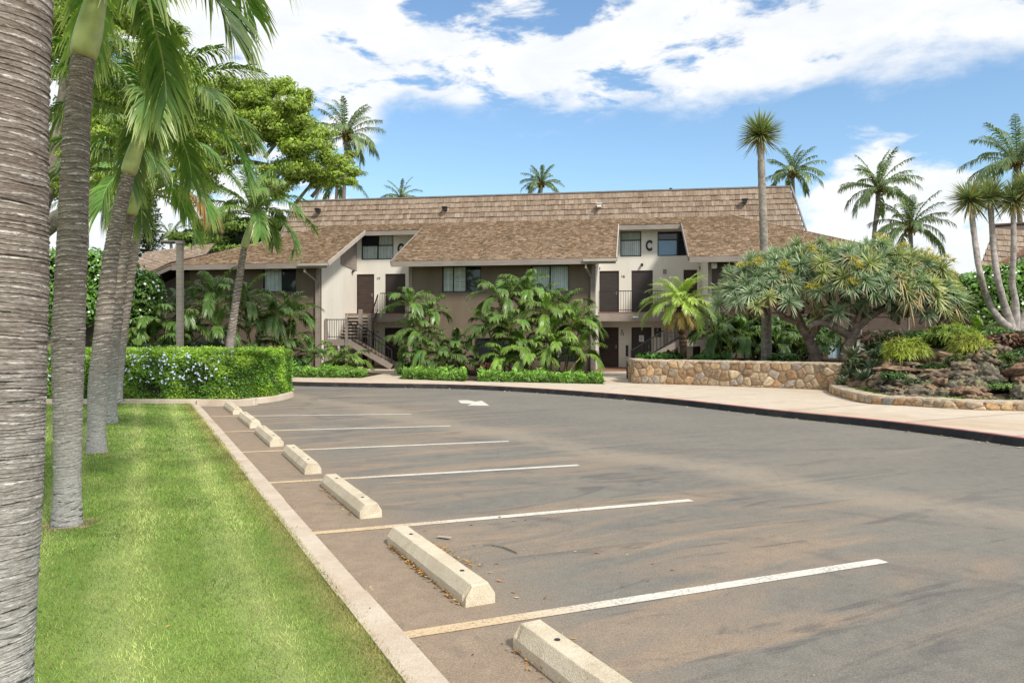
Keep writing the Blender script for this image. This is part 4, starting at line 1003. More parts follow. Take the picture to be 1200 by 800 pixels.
g = Geo().box(-13.25, 13.3, 5.86, 13.4, MT-.02, MT+.05); g.bar((13.36, 5.9, MT), (13.93, 5.17, MB+.02), .10, .05); g.bar((-13.3, 5.9, MT), (-14.03, 5.17, MB+.02), .10, .05); g.obj('cap_flashing', M['flash'], up)
for px, py in ((372, 247), (521, 245), (702, 241), (873, 236)):
    s, z = fl(px, py, 5.4); g = Geo(); g.box(s-.10, s+.10, 5.30, 5.62, z-.07, z+.09); g.box(s-.14, s+.14, 5.24, 5.60, z+.09, z+.12); g.obj('roof_fixture', M['white'] if px == 702 else M['black'], up)  # the white box is a light fixture, the black boxes are vents
s, z = fl(786, 219, 6.5); g = Geo(); g.tube([(s, 6.5, MT), (s, 6.5, MT+.16)], .04, 8); g.tube([(s, 6.5, MT+.16), (s, 6.5, MT+.22)], .08, 8); g.obj('vent_pipe', M['black'], up)
s, z = fl(623, 226, 6.5); g = Geo(); g.box(s-.12, s+.12, 6.4, 6.6, MT, MT+.15); g.obj('vent_pipe', M['black'], up)

# trim: eaves, rakes, gutters
for s0, s1 in ((-16.35, -8.5), (-5.42, 4.72), (7.84, 16.35)): Geo().box(s0, s1, T0-.06, T0-.005, EA-.24, EA-.0).obj('fascia', M['trim'], B)
for s0, s1 in ((-9.9, -8.46), (3.3, 4.76)): Geo().box(s0, s1, T0-.16, T0-.06, EA-.14, EA-.03).obj('gutter', M['trimlight'], B)
for s in (-8.46, 4.75): Geo().bar((s, T0-.02, EA-.05), (s, 4.0, rz_(4.0)-.05), .05, .20).obj('rake_board', M['trimlight'], B)
for a_, b_ in (((-5.45, T0-.02, EA-.07), (-5.45, 4.0, rz_(4.0)-.07)), ((7.81, T0-.02, EA-.07), (7.81, 4.0, rz_(4.0)-.07)), ((16.4, T0-.03, EA-.1), (20.9, T0-.03, zr(20.9, 0)-.1)), ((-16.4, T0-.03, EA-.1), (-20.6, T0-.03, zl(-20.6, 0)-.1))):
    Geo().bar(a_, b_, .05, .22).obj('rake_board', M['trim'], B)
for s0, s1 in ((-8.43, -5.48), (4.78, 7.78)): Geo().box(s0, s1, 3.94, 3.995, rz_(4.0)-.24, rz_(4)-.02).obj('header_beam', M['trim'], B)

# walls with openings
def wall(g, s0, s1, z0, z1, t0, t1, holes=(), axis='S'):
    ss = sorted(set([s0, s1]+[max(s0, min(s1, x)) for h in holes for x in h[:2]])); zs = sorted(set([z0, z1]+[max(z0, min(z1, x)) for h in holes for x in h[2:4]]))
    for i in range(len(ss)-1):
        for j in range(len(zs)-1):
            cs_, cz = (ss[i]+ss[i+1])/2, (zs[j]+zs[j+1])/2
            if any(h[0] < cs_ < h[1] and h[2] < cz < h[3] for h in holes): continue
            g.box(ss[i], ss[i+1], t0, t1, zs[j], zs[j+1])
def window(parent, s0, s1, z0, z1, T, panes, fr=.05, name='window'):
    """panes: fractions across with kind: 'blind', 'dark', 'blue', 'shutter'; optional transom"""
    g = Geo(); g.box(s0, s1, T, T+.07, z0, z0+fr); g.box(s0, s1, T, T+.07, z1-fr, z1); g.box(s0, s0+fr, T, T+.07, z0+fr, z1-fr); g.box(s1-fr, s1, T, T+.07, z0+fr, z1-fr)
    xs = sorted(set([p[0] for p in panes if p[0] > 0]+[p[2] for p in panes if p[2] > 0]))
    for p in panes:
        x0, x1 = s0+(s1-s0)*p[0], s0+(s1-s0)*p[1]; y0, y1 = z0+(z1-z0)*p[2], z0+(z1-z0)*p[3]
        if p[0] > 0: g.box(x0-fr*.35, x0+fr*.35, T+.003, T+.06, y0, y1)
        if p[2] > 0: g.box(x0, x1, T+.005, T+.055, y0-fr*.35, y0+fr*.35)
    w = g.obj(name, M['black'], parent)
    for p in panes:
        x0, x1 = s0+(s1-s0)*p[0]+fr*.6, s0+(s1-s0)*p[1]-fr*.6; y0, y1 = z0+(z1-z0)*p[2]+fr*.6, z0+(z1-z0)*p[3]-fr*.6
        kd = p[4]; g = Geo(); g.add([(x0, T+.03, y0), (x1, T+.03, y0), (x1, T+.03, y1), (x0, T+.03, y1)], [[0, 1, 2, 3]]); g.obj('pane', M[{'dark': 'glassdark', 'blue': 'glassblue'}.get(kd, 'glass')], w)
        if kd in ('blind', 'shutter', 'green', 'louver'):
            g = Geo(); c = {'blind': (.92, .95, .92), 'shutter': (.93, .92, .84), 'green': (.78, .82, .66), 'louver': (.6, .72, .78)}[kd]
            if kd == 'blind':
                n = max(4, int((x1-x0)/.09))
                for i in range(n):
                    a = x0+(x1-x0)*i/n; g.box(a, a+(x1-x0)/n*.9, T+.10+.012*(i % 2), T+.115+.012*(i % 2), y0, y1, np.array(c)*random.uniform(.88, 1.05))
            else:
                n = max(6, int((y1-y0)/.075))
                for i in range(n):
                    a = y0+(y1-y0)*i/n; g.box(x0, x1, T+.10, T+.12, a, a+(y1-y0)/n*.82, np.array(c)*random.uniform(.8, 1.05))
                g.box(x0, x0+.04, T+.092, T+.099, y0, y1, c); g.box(x1-.04, x1, T+.092, T+.099, y0, y1, c); m_ = (x0+x1)/2; g.box(m_-.025, m_+.025, T+.092, T+.099, y0, y1, c)
            g.obj('blind' if kd != 'shutter' else 'shutter', M['blind'], w)
    g = Geo().box(s0+.001, s1-.001, T+.16, T+.18, z0+.001, z1-.001); g.obj('dark_room_panel', M['black'], w)  # black panel stands in for the darkness of the room behind
    return w
FZ = .132; TB = 4.8
# wings' front walls
holesL = []; holesC = []; holesR = []
def pxwin(px0, px1, py0, py1, T=0.0):
    s0, z1 = fl(px0, py0, T); s1, z0 = fl(px1, py1, T); return s0, s1, z0, z1
wl = pxwin(308, 347, 314, 342); wc1 = pxwin(518, 564, 312, 342); wc2 = pxwin(622, 667, 311, 342); wc3 = pxwin(556, 600, 396, 424); wc4 = pxwin(640, 676, 396, 424)
g = Geo(); wall(g, -16.0, -9.26, FZ, 5.02, 0, .2, [wl]); g.obj('wing_wall', M['brownwall'], B)
g = Geo(); wall(g, -4.77, 3.76, FZ, 5.02, 0, .2, [wc1, wc2, wc3, wc4]); g.obj('wing_wall', M['brownwall'], B)
# side walls under the roof slope
def sidewall(g, s, t0, t1, zb, th=.12, ztop=None, sg=1):
    P4 = [(t0, zb), (t1, zb), (t1, rz_(t1)-.15), (t0, rz_(t0)-.15)]
    v = [(s, a, b) for a, b in P4]+[(s+th*sg, a, b) for a, b in P4]
    g.add(v, [[0, 1, 2, 3], [7, 6, 5, 4], [0, 4, 5, 1], [1, 5, 6, 2], [2, 6, 7, 3], [3, 7, 4, 0]])
for s_, q_ in ((-9.26, -1), (3.76, -1), (-4.77, 1), (8.78, 1)):
    g = Geo(); sidewall(g, s_, .2, 4.8, FZ, sg=q_); g.obj('side_wall', M['cream'], B)
# recess back walls
holes = []; doors = []
def rec(px0, px1, py0, py1, T=TB): return pxwin(px0, px1, py0, py1, T)
dU = [rec(418, 438.5, 320, 367.5), rec(451.5, 475, 319.5, 367), rec(702, 725.5, 317.5, 366.5), rec(740, 765, 317, 366.5), rec(801, 817, 316, 366)]
dL = [rec(424, 438.5, 384, 431), rec(451, 472, 383, 431), rec(701, 725, 384, 433), rec(740, 763.5, 384, 433), rec(812, 826, 384, 433)]
wU = [rec(423.5, 461, 275.5, 304), rec(727, 751.5, 271.5, 300.5), rec(770.5, 806, 271.5, 299.5)]
wL = [rec(477, 484.5, 383, 393), rec(766.5, 775, 384, 395)]
FB = 2.89
dU = [(a, b, FB, 5.04) for a, b, c, d in dU]; dL = [(a, b, FZ, 2.16) for a, b, c, d in dL]
g = Geo(); wall(g, -9.26, -4.77, FZ, rz_(4.8)-.16, TB, TB+.2, [h for h in dU+dL+wU+wL if h[1] < 0]); g.obj('recess_wall', M['cream'], B)
g = Geo(); wall(g, 3.76, 8.78, FZ, rz_(4.8)-.16, TB, TB+.2, [h for h in dU+dL+wU+wL if h[0] > 0]); g.obj('recess_wall', M['cream'], B)
for s, sg in ((-9.26, 1), ):                                # brown timber infill under the rake
    g = Geo(); P4 = [(2.55, 5.35), (4.78, 5.22), (4.78, rz_(4.78)-.17), (2.55, rz_(2.55)-.17)]; v = [(s+.004, a, b) for a, b in P4]+[(s+.03, a, b) for a, b in P4]
    g.add(v, [[0, 1, 2, 3], [7, 6, 5, 4], [0, 4, 5, 1], [1, 5, 6, 2], [2, 6, 7, 3], [3, 7, 4, 0]]); g.obj('timber_infill', M['trim'], B)
# right wing: dark siding with lower windows
hr = [pxwin(970, 986, 389, 423), pxwin(1003, 1026, 389, 423), pxwin(1088, 1112, 383.5, 401), pxwin(1113.5, 1143, 383.5, 401), pxwin(900, 940, 388, 424)]
g = Geo(); wall(g, 8.78, 16.3, FZ, 5.02, 0, .2, [h for h in hr if h[1] < 16.3]); 
hi = [h for h in hr if h[0] > 16.3]; wall(g, 16.3, 20.2, FZ, 3.15, 0, .2, hi)
g.add([(16.3, 0, 3.15), (20.2, 0, 3.15), (16.3, 0, 4.9), (16.3, .2, 3.15), (20.2, .2, 3.15), (16.3, .2, 4.9)], [[0, 1, 2], [5, 4, 3], [0, 3, 4, 1], [1, 4, 5, 2], [2, 5, 3, 0]])
g.box(20.0, 20.2, .2, 11, FZ, 3.2)
for z in (2.55, 2.75): g.box(8.78, 20.1, -.03, -.002, z-.02, z)
g.obj('siding_wall', M['siding'], B)
g = Geo(); g.box(-20.2, -20.0, .2, 11, FZ, 3.2); g.box(-20.2, -16.0, .0, .2, FZ, 3.2)
g.add([(-16.0, 0, 3.2), (-20.2, 0, 3.2), (-16.0, 0, 4.9), (-16.0, .2, 3.2), (-20.2, .2, 3.2), (-16.0, .2, 4.9)], [[2, 1, 0], [3, 4, 5], [1, 4, 3, 0], [2, 5, 4, 1], [0, 3, 5, 2]])
g.obj('siding_wall', M['siding'], B)
for a_, b_, t_, z_ in ((-9.43, -9.25, -.055, 4.95), (3.62, 3.80, -.055, 4.95), (-4.87, -4.71, -.04, 4.95), (8.70, 8.86, -.04, 4.95), (15.0, 15.05, -.03, 4.2), (16.9, 16.95, -.03, 3.6)):
    Geo().box(a_, b_, t_, -.004, FZ, z_).obj('corner_board', M['trim'], B)
# inner fill so that nothing shows through behind
g = Geo().box(-19.9, 19.9, 5.3, 12, .1, 3.3); g.box(-13.5, 13.5, 5.3, 12.1, 3.3, 6.85); g.obj('core', M['siding'], B)

window(B, *wl, .05, [(0, .56, 0, 1, 'blind'), (.56, 1, 0, 1, 'dark')])
window(B, *wc1, .05, [(0, .28, 0, 1, 'shutter'), (.28, .6, 0, 1, 'shutter'), (.6, 1, 0, 1, 'dark')])
window(B, *wc2, .05, [(0, .5, 0, 1, 'blind'), (.5, 1, 0, 1, 'blind')]); window(B, *wc3, .05, [(0, .5, 0, 1, 'dark'), (.5, 1, 0, 1, 'dark')]); window(B, *wc4, .05, [(0, .5, 0, 1, 'blind'), (.5, 1, 0, 1, 'dark')])
window(B, *wU[0], TB+.04, [(0, .52, .58, 1, 'dark'), (.52, 1, .58, 1, 'blind'), (0, .5, 0, .58, 'blind'), (.5, 1, 0, .58, 'blind')])
window(B, *wU[1], TB+.04, [(0, 1, .66, 1, 'green'), (0, 1, 0, .66, 'blind')])
window(B, *wU[2], TB+.04, [(0, .66, .66, 1, 'dark'), (.66, 1, .66, 1, 'dark'), (0, .66, 0, .66, 'blue'), (.66, 1, 0, .66, 'dark')])
for h in wL: window(B, *h, TB+.04, [(0, 1, 0, 1, 'dark')], .03)
for h, k in zip(hr, ('louver', 'green', 'dark', 'green', 'dark')): window(B, *h, .05, [(0, 1, 0, 1, k)], .04)
# doors
def door(h, upper, sign=False, dark=False):
    s0, s1, z0, z1 = h; g = Geo(); g.box(s0+.045, s1-.045, TB+.05, TB+.09, z0+.01, z1-.045, (1, 1, 1)); d = g.obj('door', M['door'] if not dark else M['darkwood'], B)
    g = Geo(); g.box(s0, s0+.043, TB+.012, TB+.11, z0, z1); g.box(s1-.043, s1, TB+.012, TB+.11, z0, z1); g.box(s0+.043, s1-.043, TB+.012, TB+.11, z1-.043, z1); g.obj('frame', M['darkwood'], d)
    g = Geo(); x = s1-.13; g.box(x-.03, x+.03, TB+.035, TB+.049, z0+.93, z0+1.13); g.tube([(x, TB+.03, z0+1.0), (x, TB-.03, z0+1.0), (x-.1, TB-.03, z0+1.0)], .011, 6); g.obj('handle', M['flash'], d)
    if sign:
        m = (s0+s1)/2; g = Geo(); g.box(m-.12, m+.12, TB+.043, TB+.048, z0+1.30, z0+1.62, (.8, .8, .78)); g.obj('notice', M['white'], d)
        g = Geo()
        for i in range(5): g.box(m-.07, m+.07-(i % 3)*.02, TB+.040, TB+.0425, z0+1.42+i*.035, z0+1.432+i*.035)
        g.box(m-.03, m+.03, TB+.040, TB+.0425, z0+1.35, z0+1.39); g.obj('notice_print', M['flash'], d)
    return d
for h, dk in zip(dU, (1, 0, 0, 0, 1)): door(h, True, dark=bool(dk))
for h, sg, dk in zip(dL, (0, 1, 0, 1, 0), (1, 1, 1, 0, 1)): door(h, False, bool(sg), bool(dk))
# lettering and numbers
def text(body, s, z, size, T=TB-.012, name='lettering', mat='black', ext=.012):
    cu = bpy.data.curves.new(name, 'FONT'); cu.body = body; cu.size = size; cu.extrude = ext; cu.align_x = 'CENTER'; cu.align_y = 'CENTER'; cu.offset = size*(.05 if size > .5 else .02)
    tmp = bpy.data.objects.new('lettering', cu); COL.objects.link(tmp); dg = bpy.context.evaluated_depsgraph_get(); me = bpy.data.meshes.new_from_object(tmp.evaluated_get(dg)); bpy.data.objects.remove(tmp)
    me.materials.clear(); me.materials.append(M[mat]); o = child(name, me, B); o.location = (s, T, z); o.rotation_euler = (R(90), 0, 0); return o
s, z = fl(760.5, 288.5, TB); o = text('C', s, z, .70); o.scale = (.66, 1, 1)
s, z = fl(469.5, 292, TB); o = text('C', s, z, .70); o.scale = (.66, 1, 1)
for px, py, tx in ((730, 324, '16'), (443.3, 326.5, '19'), (729, 388, 'E'), (729, 391.5, '13'), (442, 389, '12')):
    s, z = fl(px, py, TB); text(tx, s, z, .20, TB-.006, 'house_number', 'black', .004)
# lamps, fittings
for px, py in ((412.5, 317.5), (702, 314), (752.5, 309.5), (821, 313)):
    s, z = fl(px, py, TB-.1 if px != 412.5 else 4.2)
    if px == 412.5: s = -9.17
    t_ = TB-.0 if px != 412.5 else 4.2
    g = Geo(); g.box(s-.05, s+.05, t_-.04, t_, z-.05, z+.05); g.tube([(s, t_-.04, z), (s, t_-.10, z-.01), (s, t_-.16, z-.07)], [.05, .055, .06], 10); g.obj('wall_lamp', M['black'], B)
s, z = fl(779, 318, TB); g = Geo().box(s-.09, s+.09, TB-.05, TB, z-.13, z+.10); g.obj('junction_box', M['trim'], B)
for px0, px1, py0, py1 in ((729.5, 738, 402, 419),):
    a, b_, c, d_ = rec(px0, px1, py0, py1); g = Geo().box(a, b_, TB-.10, TB-.002, c, d_); o = g.obj('extinguisher_cabinet', M['cream'], B)
    g = Geo().box(a+.16, b_-.07, TB-.108, TB-.101, c+.07, d_-.10); g.obj('cabinet_window', M['black'], o)
s, z = fl(745, 373, 3.1); 
# balconies, stairs and railings, one set for each recess
def recess(sa, sb, flip):
    """sa, sb walls of the recess; flip: stairs on the right"""
    g = Geo(); g.box(sa+.0, sb-.0, 3.25, TB-.002, 2.74, FB-.05); g.box(sa, sb, 3.2, 3.245, 2.44, FB-.04); bal = g.obj('balcony', M['trim'], B)
    g = Geo(); g.box(sa, sb, 3.19, TB-.003, FB-.048, FB-.004); g.obj('deck', M['tile'], bal)
    g = Geo(); g.box(sa+.0, sb, 1.6 if not flip else .2, TB-.003, FZ-.02, FZ+.012); g.obj('entry_floor', M['tile'], B)
    m = (lambda s: s) if not flip else (lambda s: sa+sb-s)
    ls0, ls1 = (-9.2, -8.05)
    if flip: ls0, ls1 = sa+.06, sa+1.25
    else: ls0, ls1 = sa+.06, sa+1.2
    LZ = 1.56
    def bx(g, s0, s1, *a): x = sorted((m(s0), m(s1))); return g.box(x[0], x[1], *a)
    st = Geo(); bx(st, ls0, ls1, .5, 1.9, LZ-.06, LZ); 
    bx(st, ls0, ls1, .45, .497, LZ-.30, LZ-.02)
    stairs = st.obj('stair', M['trim'], B)
    # posts
    g = Geo()
    for s in (ls1-.0, ls1+.48): bx(g, s, s+.17, 1.9, 2.07, FZ, FB+.15 if s < ls1+.2 else FB-.06)
    bx(g, ls0, ls0+.1, .42, .52, FZ, LZ+1.0); bx(g, ls1-.1, ls1, .40, .50, FZ, LZ+1.0); g.obj('post', M['trim'], stairs)
    # upper flight away from the viewer
    g = Geo(); n = 8
    for i in range(1, n):
        z = LZ+(FB-LZ)*i/n; t = 1.9+(3.2-1.9)*(i-.5)/n+.1; bx(g, ls0+.12, ls1+.5, t, t+.27, z-.05, z)
    g.obj('tread', M['trimlight'], stairs)
    g = Geo()
    for s in (ls0+.09, ls1+.5): g.bar((m(s), 1.95, LZ-.05), (m(s), 3.25, FB-.1), .05, .24)
    # lower flight along the front
    e = ls1+2.15
    for t in (.62, 1.62): g.bar((m(ls1-.05), t, LZ-.12), (m(e), t, FZ+.10), .06, .27)
    g.obj('stringer', M['trim'], stairs)
    g = Geo()
    for i in range(1, 9):
        z = LZ-(LZ-FZ)*i/9; s = ls1+(e-ls1)*(i-.5)/9; bx(g, s-.02, s+.24, .66, 1.58, z-.045, z)
    g.obj('tread', M['tile'], stairs)
    # rails
    g = Geo()
    def rail(a, b, n, h=.95, lo=.12):
        a = np.array(a, float); b = np.array(b, float); g.bar(a+(0, 0, h), b+(0, 0, h), .05, .04); g.bar(a+(0, 0, lo), b+(0, 0, lo), .03, .03)
        for i in range(n+1): p = a+(b-a)*i/n; g.bar(p+(0, 0, lo-.1), p+(0, 0, h), .018, .018, up=(0, 1, 0))
    rail((m(ls0+.1), .52, LZ), (m(ls1), .52, LZ), 9)
    for t in (.62, 1.62): rail((m(ls1+.02), t, LZ-.1), (m(e), t, FZ), 13, .92, .2)
    g.bar((m(e), .62, FZ), (m(e), .62, FZ+.95), .05, .05, up=(0, 1, 0))
    a, b = sorted((m(ls1+.66), m((sb-.05) if not flip else sb-.05))); rail((a, 3.24, FB), (b, 3.24, FB), int((b-a)/.115), 1.02, .1)
    rail((m(ls1+.56), 2.05, LZ+.1), (m(ls1+.56), 3.2, FB), 8, .95, .2)
    g.obj('railing', M['black'], stairs)
recess(-9.26, -4.77, False); recess(3.76, 8.78, True)
g = Geo(); s, z = fl(745, 373, 3.1); g.box(s-.14, s+.14, 3.14, 3.19, 2.60, 2.68); g.obj('ceiling_lamp', M['white'], B)
# downspouts
for s0, s1 in ((-9.62, -9.40), (3.42, 3.62)):
    g = Geo(); 
    g.bar((s0, T0+.02, EA-.14), (s0, T0+.02, EA-.42), .08, .08, up=(0, 1, 0)); g.bar((s0, T0+.02, EA-.40), (s1-.02, -.06, EA-.78), .08, .08); g.bar((s1, -.10, EA-.74), (s1, -.10, .2), .08, .08, up=(0, 1, 0))
    g.obj('downspout', M['trim'], B)
s, z = fl(837, 311, -.2); g = Geo().box(s-.1, s+.1, -.35, -.02, z-.13, z+.1); g.obj('floodlight', M['white'], B)

# ------------------------------------------------------------------ the neighbours
def simple_house(name, label, parts): pass
HB = thing('neighbour_building', 'grey brown shingled building behind the left end, dark walls, past the lamp post', 'building', (0, 0, 0))
Yb = 46
def shroof(g, p0, p1, p2, p3, expo, wr, pal, th=.03):
    """p0-p1 eave, p3-p2 ridge (world points)"""
    p0, p1, p2, p3 = [np.asarray(p, float) for p in (p0, p1, p2, p3)]
    ax = (p1-p0)/np.linalg.norm(p1-p0); upr = (p3-p0)-np.dot(p3-p0, ax)*ax; Lu = np.linalg.norm(upr); upu = upr/Lu; nn = np.cross(ax, upu)
    W = np.linalg.norm(p1-p0); l3 = np.dot(p3-p0, ax); l2 = np.dot(p2-p0, ax)
    shakes(g, p0, ax, upu, nn, int(Lu/expo), expo, wr, lambda b: [(l3*b/Lu, W+(l2-W)*b/Lu)], th, pal, .02)
g = Geo(); A = P(128, 345, 42); Bp = P(215, 332, 44); C_ = P(262, 296, 50); D_ = P(172, 294, 49); 
shroof(g, A, Bp, C_, D_, .3, (.15, .35), SHM*.95); r_ = g.obj('roof', M['shake'], HB)
g = Geo(); g.add([A-(0, 0, .05), Bp-(0, 0, .05), C_-(0, 0, .05), D_-(0, 0, .05), D_*1.15-(0, 0, 2)], [[0, 1, 2, 3], [3, 2, 4]]); g.obj('roof_deck', M['darkwood'], r_)
g = Geo(); a = A+(.3, .5, -.1); b = Bp+(-.3, .5, -.1); q = np.array([[a[0], a[1]], [b[0], b[1]], [b[0]+3, b[1]+8], [a[0]+3, a[1]+8]]); g.prism([tuple(x) for x in q], 0, 3.9); g.obj('wall', M['siding'], HB)
# low dark wing between the trunks
LB = thing('low_building', 'low dark timber building with a sloping fascia between the lawn palm trunks', 'building', (0, 0, 0))
Y1 = 33; pt = [P(60, 392, Y1), P(97, 369, Y1), P(120, 353, Y1), P(175, 353, Y1+1)]
g = Geo(); q = [P(50, 400, Y1), P(122, 352, Y1), P(160, 352, Y1+5), P(88, 385, Y1+6)]; shroof(g, q[0], q[3], q[2], q[1], .25, (.12, .3), SHM*.7); r_ = g.obj('roof', M['shake'], LB)
g = Geo(); g.bar(q[0]-(0, .05, .12), q[1]-(0, .05, .12), .05, .28); g.obj('fascia', M['trim'], r_)
g = Geo(); x0, x1 = P(52, 394, Y1)[0], P(165, 394, Y1)[0]; g.box(x0, x1, Y1+.6, Y1+.8, 0, 2.1); g.add([(x0, Y1+.6, 2.1), (x1, Y1+.6, 2.1), (x1, Y1+.6, 3.0), (x0+2.6, Y1+.6, 3.0)], [[0, 1, 2, 3]]); g.obj('wall', M['siding'], LB)
# right-hand building with its own mansard
RB = thing('neighbour_building', 'reddish brown shingled building with mansard roof at the right edge', 'building', (0, 0, 0))
Yr = 40
g = Geo(); shroof(g, P(1147, 318, Yr), P(1290, 330, Yr-1), P(1290, 256, Yr+.2), P(1167, 264, Yr+.6), .32, (.12, .32), SHM*.95); m_ = g.obj('mansard_roof', M['shake'], RB)
g = Geo(); a, b, c, d_ = P(1147, 318, Yr), P(1290, 330, Yr-1), P(1290, 256, Yr+.2), P(1167, 264, Yr+.6); bk = np.array([8.0, 9, 0]); g.add([a+(0, .05, 0), b+(0, .05, 0), c+(0, .05, 0), d_+(0, .05, 0), a+bk, b+bk, c+bk, d_+bk], [[0, 1, 2, 3], [3, 2, 6, 7], [0, 3, 7, 4]]); g.bar(d_+(-.1, 0, .03), c+(0, 0, .03), .12, .08); g.obj('core', M['siding'], m_)
g = Geo(); shroof(g, P(1100, 348, 36), P(1290, 360, 33), P(1290, 268, 38.6), P(1200, 291, 39.4), .17, (.12, .24), SHC*np.array([1.0, .82, .75])*.8); r_ = g.obj('roof', M['shake'], RB)
g = Geo(); a, b, c, d_ = P(1100, 348, 36), P(1290, 360, 33), P(1290, 268, 38.6), P(1200, 291, 39.4); o_ = np.array([0, .04, -.08]); g.add([a+o_, b+o_, c+o_, d_+o_], [[0, 1, 2, 3]]); g.bar(a-(0, .03, .1), b-(0, .03, .1), .05, .25); g.obj('roof_deck', M['darkwood'], r_)
g = Geo(); g.prism([(a[0]+1, 36.6), (b[0], 34.6), (b[0], 48), (a[0]+2, 48)], 0, 3.3); g.obj('wall', M['siding'], RB)

# lamp post
b = at(211, 24.0, .1); L = thing('lamp_post', 'square weathered post with a flat T-shaped lamp head behind the hedge', 'lamp post', b)
zt = P(211, 286, 24)[2]-.1
g = Geo().box(-.085, .085, -.085, .085, -.05, zt); g.obj('post', M['postwood'], L)
g = Geo(); g.bar((-.60, -.0, zt+.09), (.14, .0, zt+.09), .13, .045); g.obj('arm', M['postwood'], L)
g = Geo(); g.box(-.11, .12, -.11, .11, zt+.002, zt+.066); g.obj('cap', M['flash'], L)
g = Geo(); g.box(-.58, -.22, -.08, .08, zt+.02, zt+.064); g.obj('lamp_head', M['black'], L)

